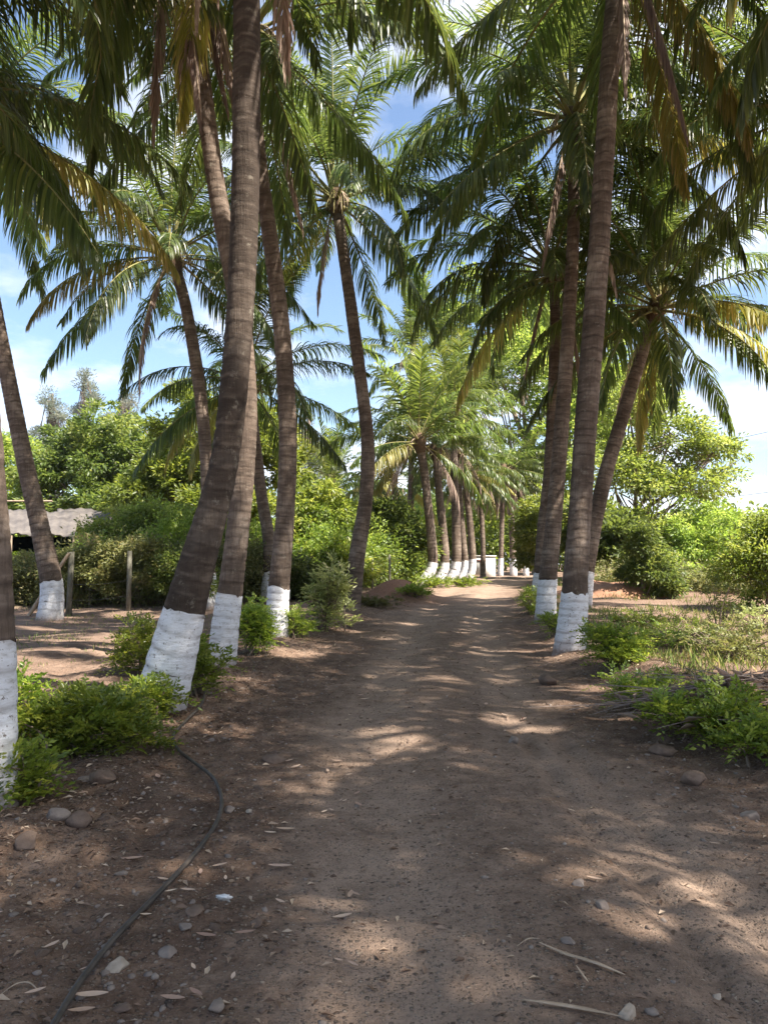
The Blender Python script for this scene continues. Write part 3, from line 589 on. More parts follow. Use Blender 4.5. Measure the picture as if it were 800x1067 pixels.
HIGH = ['e85', 'e70', 'e55', 'e55', 'e40', 'e40', 'e20', 'e20', 'e20', 'e0', 'e0', 'e0', 'n25']
UP = ['e85', 'e85', 'e70', 'e70', 'e70', 'e55', 'e55', 'e55', 'e40', 'e40', 'e40', 'e20', 'e20', 'e20', 'e0', 'n25']
GRP = 'coconut palms lining the road'
def outside(kd, az): return False
palms = [
 # ---- left of the road, near to far
 dict(label='dark palm trunk cut off by the left photo edge beside the near shrub', path=[(-16, 838), (-13, 720), (-14, 600), (-22, 480), (-34, 330), (-48, 120), (-60, -200), (-72, -640)], d=5.1, wpx=[58, 54, 50, 48, 46, 44, 40, 38], n=18, seed=2, order=HIGH, yellow=2, brown=1),
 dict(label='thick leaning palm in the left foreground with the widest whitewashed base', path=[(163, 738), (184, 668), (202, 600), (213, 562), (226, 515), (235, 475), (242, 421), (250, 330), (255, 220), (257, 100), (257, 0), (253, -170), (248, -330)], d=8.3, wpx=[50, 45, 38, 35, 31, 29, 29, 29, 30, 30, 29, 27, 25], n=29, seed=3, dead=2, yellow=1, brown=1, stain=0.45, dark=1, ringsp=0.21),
 dict(label='curving palm right behind the thick leaning one, its base wrapped by a shrub', path=[(230, 698), (235, 650), (242, 600), (249, 540), (255, 480), (257, 420), (253, 350), (244, 290), (232, 230), (222, 170), (210, 80), (197, 0), (180, -120)], d=11.7, wpx=[28, 27, 25, 24, 22, 22, 21, 21, 20, 19, 19, 18, 17], n=26, seed=4, dead=9, yellow=2, ringsp=0.15),
 dict(label='slender palm, third along the left roadside, with a shrub at its white base', path=[(289, 669), (290, 620), (297, 540), (300, 450), (294, 350), (283, 260), (272, 180), (264, 100), (260, 40)], d=16, wpx=[22, 22, 20, 19, 18, 17, 16, 15, 14], n=31, seed=5, dead=1, yellow=1, nuts=8),
 dict(label='palm beside the braced fence post, its trunk leaning out at the left', path=[(52, 650), (54, 610), (42, 550), (26, 480), (10, 400), (-4, 330), (-16, 265), (-26, 190), (-32, 140)], d=21, wpx=[25, 22, 19, 17, 16, 16, 15, 14, 13], n=31, seed=6, yellow=2, brown=2, nuts=6),
 dict(label='thin palm whose whitewashed foot peeks out behind the thick leaning palm', path=[(219, 634), (218, 590), (217, 540), (215, 480), (210, 420), (203, 370), (194, 320), (184, 282), (180, 268)], d=24, wpx=[14, 14, 14, 13, 13, 13, 12, 12, 12], n=31, seed=7, yellow=1, dead=1, size=1.02),
 dict(label='palm with drooping yellow fronds, its small white foot beside the slender palm', path=[(277, 630), (281, 600), (280, 560), (273, 520), (267, 470), (262, 430), (258, 400)], d=27, wpx=[15, 14, 13, 12, 12, 12, 11], n=25, seed=8, yellow=3, size=0.95, dead=2),
 dict(label='unpainted bent palm with a full round crown, behind the bright broad-leaved shrub', path=[(366, 622), (372, 580), (381, 520), (383, 460), (375, 390), (367, 330), (358, 265), (350, 210)], d=24, wpx=[17, 17, 15, 14, 13, 13, 12, 12], white=0, n=33, seed=9, nuts=9, yellow=1, dead=1, crownrot=20, size=1.05),
 # ---- clump at the bend
 dict(label='first palm of the clump at the bend, leaning left foot outward', path=[(437, 609), (450, 590), (449, 560), (445, 520), (441, 485), (437, 462)], d=37, wpx=[11, 11, 10, 9, 9, 9], n=26, seed=10, white=1.25, size=0.95, order=UP, yellow=2, brown=2, nuts=7),
 dict(label='second palm of the clump at the bend, right of the outward leaning one', path=[(454, 609), (463, 588), (461, 550), (457, 510), (454, 470)], d=40, wpx=[10, 10, 9, 8, 8], n=22, seed=11, white=1.25, yellow=1, dead=2, size=0.8, order=UP),
 dict(label='middle palm of the clump at the bend, with a tall straight stem', path=[(467, 608), (475, 588), (475, 545), (473, 490), (472, 430)], d=43, wpx=[10, 10, 9, 8, 8], n=29, seed=12, white=1.25, yellow=1, dead=1, size=0.9, order=UP),
 dict(label='thin palm fourth in the clump at the bend', path=[(478, 607), (484, 590), (482, 560), (479, 520), (478, 470)], d=46, wpx=[7, 7, 7, 6, 6], n=19, seed=13, white=1.25, dead=2, brown=2, size=0.75),
 dict(label='last palm of the clump at the bend, next to the white wall', path=[(487, 606), (492, 590), (490, 550), (486, 515), (484, 492)], d=48, wpx=[8, 8, 7, 7, 7], n=27, seed=14, white=1.25, yellow=2, brown=1, size=0.75),
 dict(label='sunlit palm with a ragged skirt of dead fronds in front of the white wall', path=[(503, 603), (503, 570), (501, 530), (498, 495)], d=51, wpx=[6, 5, 5, 5], white=0, n=17, seed=15, dead=7, brown=3, size=0.7),
 # ---- far end of the road
 dict(label='far palm at the road end, leftmost of three with white feet', path=[(521, 603), (522, 570), (523, 530), (524, 490)], d=55, wpx=[6, 5, 5, 5], n=19, seed=16, white=1.25, dead=5, brown=4, size=0.72, order=['e55','e40','e20','e0','e0','n25','n25']),
 dict(label='far palm at the road end wrapped in long hanging dead fronds', path=[(535, 603), (534, 570), (532, 530), (531, 490)], d=56, wpx=[7, 7, 6, 6], n=19, seed=17, white=1.25, dead=9, brown=4, size=0.72, order=['e55','e40','e20','e0','e0','n25','n25']),
 dict(label='pale bare stemmed far palm at the road end, bent near its top', path=[(548, 603), (547, 575), (546, 545), (541, 515), (538, 497)], d=57, wpx=[6, 5, 5, 5, 4], n=15, seed=18, white=1.25, brown=5, size=0.62, order=['e40','e20','e0','n25']),
 # ---- right of the road
 dict(label='tall thick palm nearest on the right roadside, its crown above the photo', path=[(592, 682), (597, 640), (600, 590), (605, 520), (611, 430), (618, 340), (624, 250), (630, 150), (636, 50), (641, -20), (644, -75)], d=13.4, wpx=[31, 28, 25, 23, 23, 23, 22, 21, 20, 19, 18], n=31, seed=19, yellow=2, dead=2, stain=2.8, ringsp=0.19, size=1.0, nuts=8),
 dict(label='lighter palm right behind the nearest right one, its dark crown above the road', path=[(568, 653), (570, 610), (575, 560), (582, 480), (588, 400), (593, 320), (597, 240), (597, 170), (596, 125)], d=20, wpx=[21, 19, 17, 16, 15, 14, 13, 12, 11], n=44, seed=20, yellow=1, dead=2, nuts=9, size=1.2, crownrot=35, ringsp=0.17),
 dict(label='shaded palm half hidden behind the lighter right one, with a lower crown', path=[(559, 640), (562, 600), (566, 550), (572, 490), (576, 400), (578, 330), (576, 285)], d=24, wpx=[14, 13, 13, 12, 11, 11, 10], n=40, seed=21, yellow=1, dead=2, size=1.05, order=['e70','e55','e40','e40','e20','e20','e0','e0','n25']),
 dict(label='palm leaning to the right behind the tallest one, with a wide spreading crown', path=[(606, 634), (611, 590), (620, 540), (633, 485), (648, 435), (663, 385), (676, 345), (684, 322)], d=23, wpx=[18, 17, 16, 15, 14, 13, 13, 12], n=36, seed=22, yellow=3, brown=1, nuts=7, size=1.08),
 dict(label='palm standing left of the photo, only its fronds reaching into the top left corner', path=[(-150, 740), (-140, 600), (-125, 400), (-110, 200), (-100, 90)], d=12, wpx=[30, 28, 26, 24, 22], n=24, seed=28, order=HIGH, yellow=2, brown=1),
 dict(label='palm mostly out of the photo at the right, only its crown reaching in', path=[(850, 690), (848, 600), (850, 500), (855, 350), (852, 200), (850, 120)], d=17, wpx=[22, 21, 20, 18, 17, 16], n=31, seed=23, yellow=3),
#dict(label='background palm with a bright crown, seen between the two left trunks high up', path=[(140, 632), (138, 560), (132, 420), (128, 300), (126, 190), (126, 140)], d=33, wpx=[11, 11, 10, 9, 9, 8], white=0, n=27, seed=24, order=['e85','e70','e70','e55','e40','e20','e0']),
 dict(label='low background palm with grey-green fronds above the hedge, left of the bend', path=[(418, 610), (416, 560), (412, 520), (410, 500)], d=52, wpx=[7, 7, 6, 6], white=0, n=19, seed=25, yellow=4, brown=3, size=0.95, nuts=0),
 dict(label='short palm rising from the bushes behind the unpainted bent palm', path=[(342, 615), (343, 570), (344, 530), (345, 512)], d=44, wpx=[8, 8, 8, 8], white=0, n=25, seed=26, size=0.75, nuts=0, order=['e85','e70','e55','e40','e20','e20','e0']),
 dict(label='tall far palm with a pale crown above the middle clump', path=[(428, 606), (428, 560), (428, 480), (428, 410), (430, 375)], d=48, wpx=[7, 7, 6, 6, 6], n=25, seed=27, white=0, size=0.95, order=['e85','e85','e70','e55','e40','e20','e0']),
]
for kw in palms: palm(group=GRP, **kw)
hm, hn, hl = newmat('haze_air')
pv = hn.new('ShaderNodeVolumePrincipled'); pv.inputs['Density'].default_value = 0.0002; pv.inputs['Color'].default_value = (0.86, 0.92, 1.0, 1); pv.inputs['Anisotropy'].default_value = 0.2
ho = hn.new('ShaderNodeOutputMaterial'); hl.new(pv.outputs[0], ho.inputs['Volume'])
zlow = float(ZZ.min())-1.0
mb = MB(); mb.box((-430, -75, zlow), (430, 640, 22)); tag(mb.build('haze', hm), 'thin bright haze in the air', kind='stuff')
# palms just outside the photo whose shade falls on the foreground
OUT = [((6.2, 6.6), (6.6, 6.5), 10.6, 31, 24), ((6.6, -0.3), (7.0, -0.5), 10.5, 32, 30), ((5.0, -5.2), (5.4, -5.0), 10.8, 33, 26), ((7.4, 3.0), (8.3, 2.8), 11.5, 34, 28),
       ((-3.9, 0.4), (-4.6, 0.9), 9.4, 35, 20), ((8.8, 9.6), (9.0, 9.9), 11.8, 36, 28), ((-6.4, 8.6), (-7.0, 9.4), 9.2, 37, 22), ((10.0, 13.4), (10.2, 13.6), 12.0, 38, 26), ((9.8, -4.0), (10.0, -4.0), 12.0, 39, 16)]
for (x, y), (x2, y2), h, sd, n_ in OUT:
    g = gzf(x, y)
    palm('coconut palm outside the photo, shading the near road, ' + {31: 'first on the right verge', 32: 'beside the viewer on the right', 33: 'behind the viewer', 34: 'right of the verge palms', 35: 'left of the viewer', 36: 'deep in the right field', 37: 'in the left field', 38: 'behind the right verge', 39: 'behind the viewer in the right field'}[sd], [(x, y, g), (x*0.6+x2*0.4, y, h*0.3), (x*0.3+x2*0.7, y2, h*0.65), (x2, y2, h)], 10, [0.19, 0.17, 0.15, 0.13],
         base=True, n=n_, seed=sd, group='coconut palms outside the photo', nuts=0, yellow=1)

# ------------------------------------------------------------ leaves, shrubs, trees
def leaves(P, D, N, L, W, fold=0.12):
    """rhombic folded leaves -> V, tris"""
    n = len(P); D = D/(np.linalg.norm(D, axis=1)[:, None]+1e-9)
    Sd = np.cross(D, N); Sd /= np.linalg.norm(Sd, axis=1)[:, None]+1e-9; N2 = np.cross(Sd, D)
    L = np.broadcast_to(L, (n,))[:, None]; W = np.broadcast_to(W, (n,))[:, None]
    mid = P+D*L*0.45
    V_ = np.stack([P, mid+Sd*W/2+N2*L*fold, P+D*L-N2*L*0.08, mid-Sd*W/2+N2*L*fold], 1).reshape(-1, 3)
    b = np.arange(n)[:, None]*4
    F_ = np.concatenate([b+[0, 1, 2], b+[0, 2, 3]])
    return V_, F_
def sprays(A, Dr, rg, m=9, ax=0.2, L=0.045, W=0.022, up=0.5):
    """pinnate sprays of leaflets at anchors A along directions Dr"""
    n = len(A); Dr = Dr/(np.linalg.norm(Dr, axis=1)[:, None]+1e-9)
    N = np.tile([0, 0, 1.0], (n, 1))+rg.normal(0, 0.35, (n, 3))
    Sd = np.cross(Dr, N); Sd /= np.linalg.norm(Sd, axis=1)[:, None]+1e-9; N = np.cross(Sd, Dr)
    axl = ax*rg.uniform(0.6, 1.2, n)
    Ps, Ds, Ns, Ls = [], [], [], []
    for k in range(m):
        t = (k+0.5)/m; side = (1 if k % 2 else -1) if k < m-1 else 0
        p = A+Dr*(axl*t)[:, None]-np.array([0, 0, 1.0])*(axl*t*t*0.35)[:, None]
        d = Dr*(0.55 if side else 1)+Sd*side*0.8+rg.normal(0, 0.18, (n, 3))
        Ps.append(p); Ds.append(d); Ns.append(N+rg.normal(0, 0.25, (n, 3))); Ls.append(L*rg.uniform(0.7, 1.2, n))
    P = np.concatenate(Ps); L_ = np.concatenate(Ls)
    V_, F_ = leaves(P, np.concatenate(Ds), np.concatenate(Ns), L_, L_*W/L)
    sv = np.clip(rg.normal(0.45, 0.2, n), 0, 1)
    v = np.clip(np.tile(sv, m)+rg.normal(0, 0.13, n*m), 0, 1)
    return V_, F_, np.repeat(v, 4)
def in_blob(rg, n, r, shell=0.55, floor=-0.1):
    d = rg.normal(size=(n*3, 3)); d /= np.linalg.norm(d, axis=1)[:, None]; d = d[d[:, 2] > floor][:n]
    rr = (shell+(1-shell)*rg.random(len(d))**0.7)
    return d*rr[:, None]*np.array(r), d
def shrub(name, label, cat, c, r, nspray, mat, group=None, seed=1, leaf=0.045, ax=0.2, blobs=None, stems=7, m=9, wr=0.5, loose=0.25, light=None):
    """c: ground centre, r: (rx, ry, h)"""
    rg = np.random.default_rng(seed)
    root = empty(name, c, label, cat, group)
    bl = blobs or [((0, 0, 0), 1.0)]
    # break the volume in lumps so that the outline is uneven
    nl = 16
    lum = []
    for k in range(nl):
        a = rg.uniform(0, 6.28); q = rg.random()**0.6
        lum.append((math.cos(a)*q*r[0]*0.75, math.sin(a)*q*r[1]*0.75, r[2]*rg.uniform(0.08, 0.75), rg.uniform(0.16, 0.42)))
    A = []; Dd = []
    for k in range(nl):
        x, y, z, s_ = lum[k]
        p, d = in_blob(rg, nspray//nl+1, (r[0]*s_, r[1]*s_, r[2]*s_*0.9), 0.35, -0.4)
        A.append(p+[x, y, z]); Dd.append(d)
    A = np.concatenate(A); Dd = np.concatenate(Dd)
    A += rg.normal(0, 0.05*min(r), A.shape)
    gl = gz(A[:, 0]+c[0], A[:, 1]+c[1])-c[2]; ok = A[:, 2] > gl+0.02; A, Dd = A[ok], Dd[ok]
    Dd = Dd*[1, 1, 0.5]+[0, 0, 0.35]+rg.normal(0, loose, Dd.shape)
    V_, F_, v = sprays(A, Dd, rg, m=m, ax=ax, L=leaf, W=leaf*wr)
    link('foliage', mesh_np('foliage', V_, [F_], mat, attrs={'v': v}), root)
    mb = MB()
    for k in range(stems):
        j = rg.integers(len(A)); tip = A[j]; b = np.array([rg.normal(0, r[0]*0.18), rg.normal(0, r[1]*0.18), -0.03]); b[2] = gzf(b[0]+c[0], b[1]+c[1])-c[2]-0.03
        mid = (b+tip)/2+[rg.normal(0, 0.04), rg.normal(0, 0.04), 0.08]
        mb.tube(crspline([b, mid, tip], 7), [0.012+0.006*r[2], 0.004], 5)
    for k in range(stems*9):
        j, q = rg.integers(len(A), size=2); 
        a_ = A[j]; b = A[j]*[0.5, 0.5, 0.55]
        mb.tube(crspline([b, (a_+b)/2+rg.normal(0, 0.02, 3), a_], 4), [0.007, 0.002], 4)
    mb.build('stem', M['twig'], root)
    return root
def tree(name, label, cat, base, blobs, nclump, per, leaf, mat, seed=1, group=None, trunk_r=0.2, clr=0.55, bark='treebark', wr=0.45, floor=-0.25, needle=False, trunk_top=None, shell=0.5):
    """base: world ground point; blobs: list of (world centre, (rx,ry,rz))"""
    rg = np.random.default_rng(seed)
    root = empty(name, base, label, cat, group); org = np.array(base)
    vol = np.array([b[1][0]*b[1][2] for b in blobs]); vol = vol/vol.sum()
    P = []; Dd = []; Vv = []; cl_all = []
    for (c, r), w in zip(blobs, vol):
        k = max(4, int(nclump*w)); p, d = in_blob(rg, k, r, shell, floor); p = p+np.array(c)-org
        cl_all.append(p)
        # uneven outline: lumps pushed in and out, some sprigs standing clear
        rad = 1+0.55*vn(p[:, 0]*1.1/(clr*2)+7, p[:, 2]*1.1/(clr*2)+p[:, 1], seed)+np.where(rg.random(len(p)) < 0.15, rg.uniform(0.05, 0.25, len(p)), 0)
        cc_ = np.array(c)-org; p = cc_+(p-cc_)*rad[:, None]
        cl_all[-1] = p
        cr_ = clr*rg.choice([0.45, 0.7, 1.0, 1.4], len(p))*rg.uniform(0.85, 1.15, len(p))
        for q in range(len(p)):
            m_ = int(per*cr_[q]/clr)
            off = rg.normal(size=(m_, 3)); off /= np.linalg.norm(off, axis=1)[:, None]+1e-9; off *= (rg.random((m_, 1))**0.45)
            off = off*cr_[q]*np.array([1, 1, 0.62])
            P.append(p[q]+off); dd = off/cr_[q]+d[q]*0.5+rg.normal(0, 0.45, (m_, 3)); dd[:, 2] -= 0.25 if not needle else -0.5
            Dd.append(dd); Vv.append(np.clip(rg.normal(0.45+rg.normal(0, 0.2), 0.2, m_), 0, 1))
    P = np.concatenate(P); Dd = np.concatenate(Dd); Vv = np.concatenate(Vv)
    gl = gz(P[:, 0]+org[0], P[:, 1]+org[1])-org[2]; ok = P[:, 2] > gl+0.05; P, Dd, Vv = P[ok], Dd[ok], Vv[ok]
    N = np.tile([0.15, -0.25, 0.9], (len(P), 1))+rg.normal(0, 0.5, (len(P), 3))
    L_ = leaf*rg.uniform(0.65, 1.3, len(P))
    V_, F_ = leaves(P, Dd, N, L_, L_*wr)
    link('crown', mesh_np('crown', V_, [F_], mat, attrs={'v': np.repeat(Vv, 4)}), root)
    mb = MB(); allc = np.concatenate(cl_all)
    cen = np.array(blobs[0][0])-org
    tt = np.array(trunk_top)-org if trunk_top is not None else cen*[0.6, 0.6, 0.75]
    mb.tube(crspline([(0, 0, -0.2), tt*[0.3, 0.3, 0.5]+rg.normal(0, 0.05, 3), tt], 10), [trunk_r*1.25, trunk_r, trunk_r*0.6], 9)
    for c, r in blobs:
        cc = np.array(c)-org
        s_ = tt*rg.uniform(0.75, 1.0)
        mb.tube(crspline([s_, (s_+cc)/2+rg.normal(0, 0.2, 3), cc+[0, 0, r[2]*0.2]], 8), [trunk_r*0.6, trunk_r*0.18], 6)
        near_ = allc[np.argsort(np.linalg.norm(allc-cc, axis=1))]
        for q in range(min(len(near_), 16)):
            tip = near_[rg.integers(len(near_)//2+1)]; b = cc+(tip-cc)*rg.uniform(0, 0.3)
            mb.tube(crspline([b, (b+tip)/2+rg.normal(0, 0.12, 3), tip], 5), [trunk_r*0.22, trunk_r*0.05], 5)
    mb.build('trunk', M[bark], root, smooth=True)
    return root
def blob(px, py, d, rx, ry, rz=None):
    """ellipsoid from its centre and half sizes in photo pixels at distance d"""
    k = d/FPX; return (at(px, py, d), (rx*k, (rz if rz else (rx+ry)/2)*k, ry*k))
def gbase(px, d):
    p = at(px, 600, d); return G(p.x, p.y)

# left background
tree('broadleaf_tree', 'wide dark green domed tree behind the shed on the left', 'tree', gbase(115, 46), [blob(120, 490, 46, 80, 58), blob(70, 505, 45, 48, 40), blob(180, 500, 45, 52, 50), blob(110, 545, 44, 90, 40)], 320, 150, 0.30, M['leaf_dark'], 41, clr=0.75, trunk_r=0.3)
tree('broadleaf_tree', 'bright green tree behind the thin palm, between the dome and the thick palm', 'tree', gbase(225, 38), [blob(225, 465, 38, 52, 60), blob(180, 520, 37, 55, 45), blob(270, 490, 38, 50, 62), blob(235, 550, 36, 70, 45)], 320, 150, 0.26, M['leaf_mid'], 42, clr=0.6, trunk_r=0.22)
tree('broadleaf_tree', 'light green tree at the left photo edge behind the leaning palm', 'tree', gbase(5, 48), [blob(8, 500, 48, 40, 45), blob(20, 545, 46, 50, 40)], 130, 130, 0.28, M['leaf_bright'], 43, clr=0.7)
tree('bush', 'leafy green bush above the hedge, between the slender and the bent palm', 'bush', gbase(330, 34), [blob(330, 545, 34, 38, 38), blob(300, 580, 33, 35, 35), blob(350, 590, 33, 40, 32)], 150, 130, 0.22, M['leaf_mid'], 44, clr=0.5, trunk_r=0.1)
tree('bush', 'dark leafy bush left of the clump at the bend', 'bush', gbase(405, 38), [blob(400, 560, 38, 38, 40), blob(430, 570, 39, 22, 36), blob(385, 590, 37, 40, 26)], 170, 130, 0.22, M['leaf_dark'], 45, clr=0.55, trunk_r=0.1)
tree('bush', 'sunlit bush with pale twigs behind the hedge under the domed tree', 'bush', gbase(165, 30), [blob(165, 560, 30, 50, 38), blob(215, 575, 30, 40, 38)], 150, 130, 0.18, M['leaf_bright'], 46, clr=0.45, trunk_r=0.08)
for k_, (px, py, d_, rx, ry, mt, lb) in enumerate([
   (95, 600, 25.5, 42, 34, 'leaf_olive', 'brownish overgrown bush beside the broken fence post'),
   (145, 595, 25, 40, 40, 'leaf_olive', 'brownish twiggy bush behind the upright concrete post'),
   (188, 605, 24.5, 34, 34, 'leaf_dark', 'dark fern-like bush left of the thick leaning palm'),
   (250, 595, 29, 36, 32, 'leaf_dark', 'dark bush in the gap between the curving and the slender palm'),
   (310, 610, 28, 36, 28, 'leaf_dark', 'shaded bush behind the slender palm'),
   (30, 605, 27, 34, 26, 'leaf_olive', 'dry olive bush under the grey shed roof')]):
    tree('bush', lb, 'bush', gbase(px, d_), [blob(px, py, d_, rx, ry), blob(px+rx*0.5, py+8, d_-0.5, rx*0.6, ry*0.7), blob(px-rx*0.5, py+10, d_+0.4, rx*0.6, ry*0.7)], 130, 120, 0.13, M[mt], 60+k_, clr=0.34, trunk_r=0.05, group='bushes along the left fence')
for k_, (px, top, d_, w, lb) in enumerate([(55, 405, 92, 26, 'wispy grey casuarina with a forked top, leftmost behind the domed tree'), (88, 385, 96, 20, 'tall thin wispy casuarina, middle of the far row behind the domed tree'), (128, 405, 94, 28, 'wide wispy casuarina, rightmost of the far row behind the domed tree'), (322, 425, 90, 26, 'wispy grey casuarina seen far off between the slender and the bent palm'), (345, 455, 88, 20, 'short wispy casuarina next to the bent palm trunk')]):
    b = gbase(px, d_); bl = []
    rgc = random.Random(k_+9)
    for q in range(9):
        t = q/8; bl.append(blob(px+rgc.uniform(-1, 1)*w*(0.75-0.45*t)*1.2, top+12+(1-t)*100, d_+rgc.uniform(-1, 1), w*(0.55-0.3*t), 11))
    tree('casuarina_tree', lb, 'tree', b, bl, 110, 90, 0.42, M['leaf_grey'], 80+k_, group='casuarina trees far behind', clr=0.85, wr=0.14, needle=True, trunk_r=0.22, trunk_top=at(px, top+5, d_), floor=-0.9)
# right background
tree('broadleaf_tree', 'tall yellow-green tree behind the right palms, over the road bend', 'tree', gbase(560, 62), [blob(545, 400, 62, 75, 65), blob(500, 340, 66, 60, 50), blob(590, 470, 60, 62, 60), blob(545, 520, 60, 50, 50), blob(640, 420, 62, 60, 55), blob(590, 350, 66, 60, 45)], 560, 150, 0.36, M['leaf_bright'], 47, clr=0.95, trunk_r=0.4)
tree('broadleaf_tree', 'yellow-green spreading tree with airy branches against the right-hand sky', 'tree', gbase(680, 40), [blob(640, 510, 40, 55, 45), blob(700, 460, 40, 42, 32), blob(745, 475, 40, 40, 26), blob(720, 510, 40, 45, 28), blob(620, 560, 39, 50, 40), blob(680, 555, 39, 34, 24), blob(655, 430, 41, 35, 30)], 420, 75, 0.23, M['leaf_bright'], 48, clr=0.6, trunk_r=0.2)
tree('bush', 'dark dense bush with a narrow foot, right of the leaning palm', 'bush', gbase(672, 27), [blob(668, 572, 27, 14, 20), blob(680, 598, 27, 20, 20), blob(655, 600, 27.5, 14, 16), blob(692, 616, 27, 18, 14), blob(668, 632, 27, 22, 9)], 130, 110, 0.14, M['leaf_dark'], 49, clr=0.36, trunk_r=0.07)
tree('bush', 'dark green banana-like bush between the leaning palm and the narrow-footed bush', 'bush', gbase(632, 34), [blob(632, 575, 34, 32, 34), blob(612, 560, 35, 20, 30)], 100, 110, 0.3, M['leaf_dark'], 50, clr=0.5, trunk_r=0.08)
tree('bush', 'bright yellow-green rounded bush in the right-hand field', 'bush', gbase(728, 38), [blob(728, 575, 38, 40, 48), blob(705, 600, 37, 28, 26), blob(755, 600, 38, 26, 28)], 190, 120, 0.2, M['leaf_bright'], 51, clr=0.5, trunk_r=0.08)
tree('broadleaf_tree', 'olive green small tree with drooping twigs at the right photo edge', 'tree', gbase(800, 22), [blob(795, 580, 22, 38, 32), blob(770, 600, 22, 24, 24), blob(815, 620, 22, 34, 30), blob(830, 560, 22, 40, 40)], 210, 90, 0.12, M['leaf_mid'], 52, clr=0.32, trunk_r=0.08)
tree('bush', 'small bright bush with pale dry stems, low at the edge of the right field', 'bush', gbase(715, 31), [blob(715, 618, 31, 45, 10), blob(760, 622, 31, 40, 9)], 110, 80, 0.13, M['leaf_mid'], 53, clr=0.3, trunk_r=0.04)
tree('bush', 'green bush at the road end, right of the pale bare palm stem', 'bush', gbase(562, 48), [blob(563, 560, 48, 22, 42), blob(552, 585, 49, 12, 18)], 110, 120, 0.24, M['leaf_mid'], 54, clr=0.55, trunk_r=0.1)
# far woodland closing the view
def woods(label, x0, x1, y, hmin, hmax, n, mat, seed):
    rg = np.random.default_rng(seed)
    cx = rg.uniform(x0, x1, n); cy = y+rg.uniform(-3, 9, n); g = gz(cx, cy)
    hh = hmin+(hmax-hmin)*(0.5+vn(cx*0.13, cx*0, seed)); cz = g+hh*rg.random(n)**0.6
    per = 55; off = rg.normal(0, 1, (n, per, 3))*np.array([0.75, 0.75, 0.5])
    P = (np.stack([cx, cy, cz], -1)[:, None]+off).reshape(-1, 3)
    ok = P[:, 2] > gz(P[:, 0], P[:, 1]); P = P[ok]
    L_ = 0.45*rg.uniform(0.6, 1.3, len(P))
    V_, F_ = leaves(P, rg.normal(size=P.shape), np.array([0, -0.3, 0.9])+rg.normal(0, 0.5, P.shape), L_, L_*0.5)
    v = np.repeat(np.clip(np.repeat(rg.normal(0.45, 0.18, n), per)[ok]+rg.normal(0, 0.12, len(P)), 0, 1), 4)
    o = link('woodland', mesh_np('woodland', V_, [F_], mat, attrs={'v': v})); tag(o, label, 'woodland', kind='stuff')
woods('green wood closing the view behind the left field', -75, 4, 66, 3.5, 7, 1500, M['leaf_mid'], 71)
woods('light green wood closing the view behind the road end', 2, 26, 78, 5, 9, 900, M['leaf_mid'], 72)
woods('pale green wood closing the view behind the right field', 24, 80, 62, 2.8, 5.0, 1300, M['leaf_bright'], 73)

def hedge(label, pts, n, leaf, mat, seed, per=60):
    """tangled undergrowth along a line of (px, d, height)"""
    rg = np.random.default_rng(seed); t = rg.random(n)*(len(pts)-1); X_ = np.array([at(p[0], 600, p[1]).x for p in pts]); Y_ = np.array([p[1] for p in pts]); H_ = np.array([p[2] for p in pts])
    k = np.arange(len(pts)); cx = np.interp(t, k, X_)+rg.normal(0, 0.4, n); cy = np.interp(t, k, Y_)+rg.uniform(-0.5, 2.2, n); g = gz(cx, cy)
    hh = np.interp(t, k, H_)*(0.85+0.9*vn(cx*0.8, cy*0.5, seed)); cz = g+hh*rg.random(n)**0.7
    cr_ = rg.choice([0.16, 0.25, 0.4], n)
    P = (np.stack([cx, cy, cz], -1)[:, None]+rg.normal(0, 1, (n, per, 3))*cr_[:, None, None]*np.array([1, 1, 0.7])).reshape(-1, 3)
    ok = P[:, 2] > gz(P[:, 0], P[:, 1]); P = P[ok]; L_ = leaf*rg.uniform(0.5, 1.4, len(P))
    V_, F_ = leaves(P, rg.normal(size=P.shape)+[0, 0, 0.3], np.array([0, -0.3, 0.9])+rg.normal(0, 0.6, P.shape), L_, L_*0.42)
    v = np.repeat(np.clip(np.repeat(rg.normal(0.45, 0.25, n), per)[ok]+rg.normal(0, 0.15, len(P)), 0, 1), 4)
    tag(link('undergrowth', mesh_np('undergrowth', V_, [F_], M[mat], attrs={'v': v})), label, 'undergrowth', kind='stuff')
hedge('tangled brownish undergrowth behind the left fence posts', [(-60, 26, 1.5), (40, 26, 1.3), (80, 25.5, 2.0), (150, 25, 2.3), (230, 26, 1.9), (300, 28, 1.7)], 900, 0.12, 'leaf_olive', 301)
hedge('green creepers tangled through the left undergrowth', [(70, 26.5, 2.4), (150, 26.5, 2.6), (230, 28, 2.6), (300, 30, 2.6), (380, 34, 2.6), (435, 39, 2.8)], 800, 0.15, 'leaf_mid', 302)
hedge('dark undergrowth behind the earth heap up to the bend', [(290, 30, 1.8), (340, 32, 2.0), (400, 35, 2.0), (440, 41, 2.2)], 420, 0.15, 'leaf_dark', 303)
hedge('low weedy scrub behind the right field', [(640, 30, 0.9), (700, 30, 0.9), (780, 28, 0.8), (860, 27, 0.9)], 380, 0.12, 'leaf_olive', 304)
tree('bush', 'light green bush covering the right end of the shed roof', 'bush', gbase(118, 29), [blob(112, 558, 29, 26, 26), blob(135, 570, 28.5, 24, 30)], 90, 100, 0.12, M['leaf_mid'], 67, clr=0.36, trunk_r=0.05, group='bushes along the left fence')
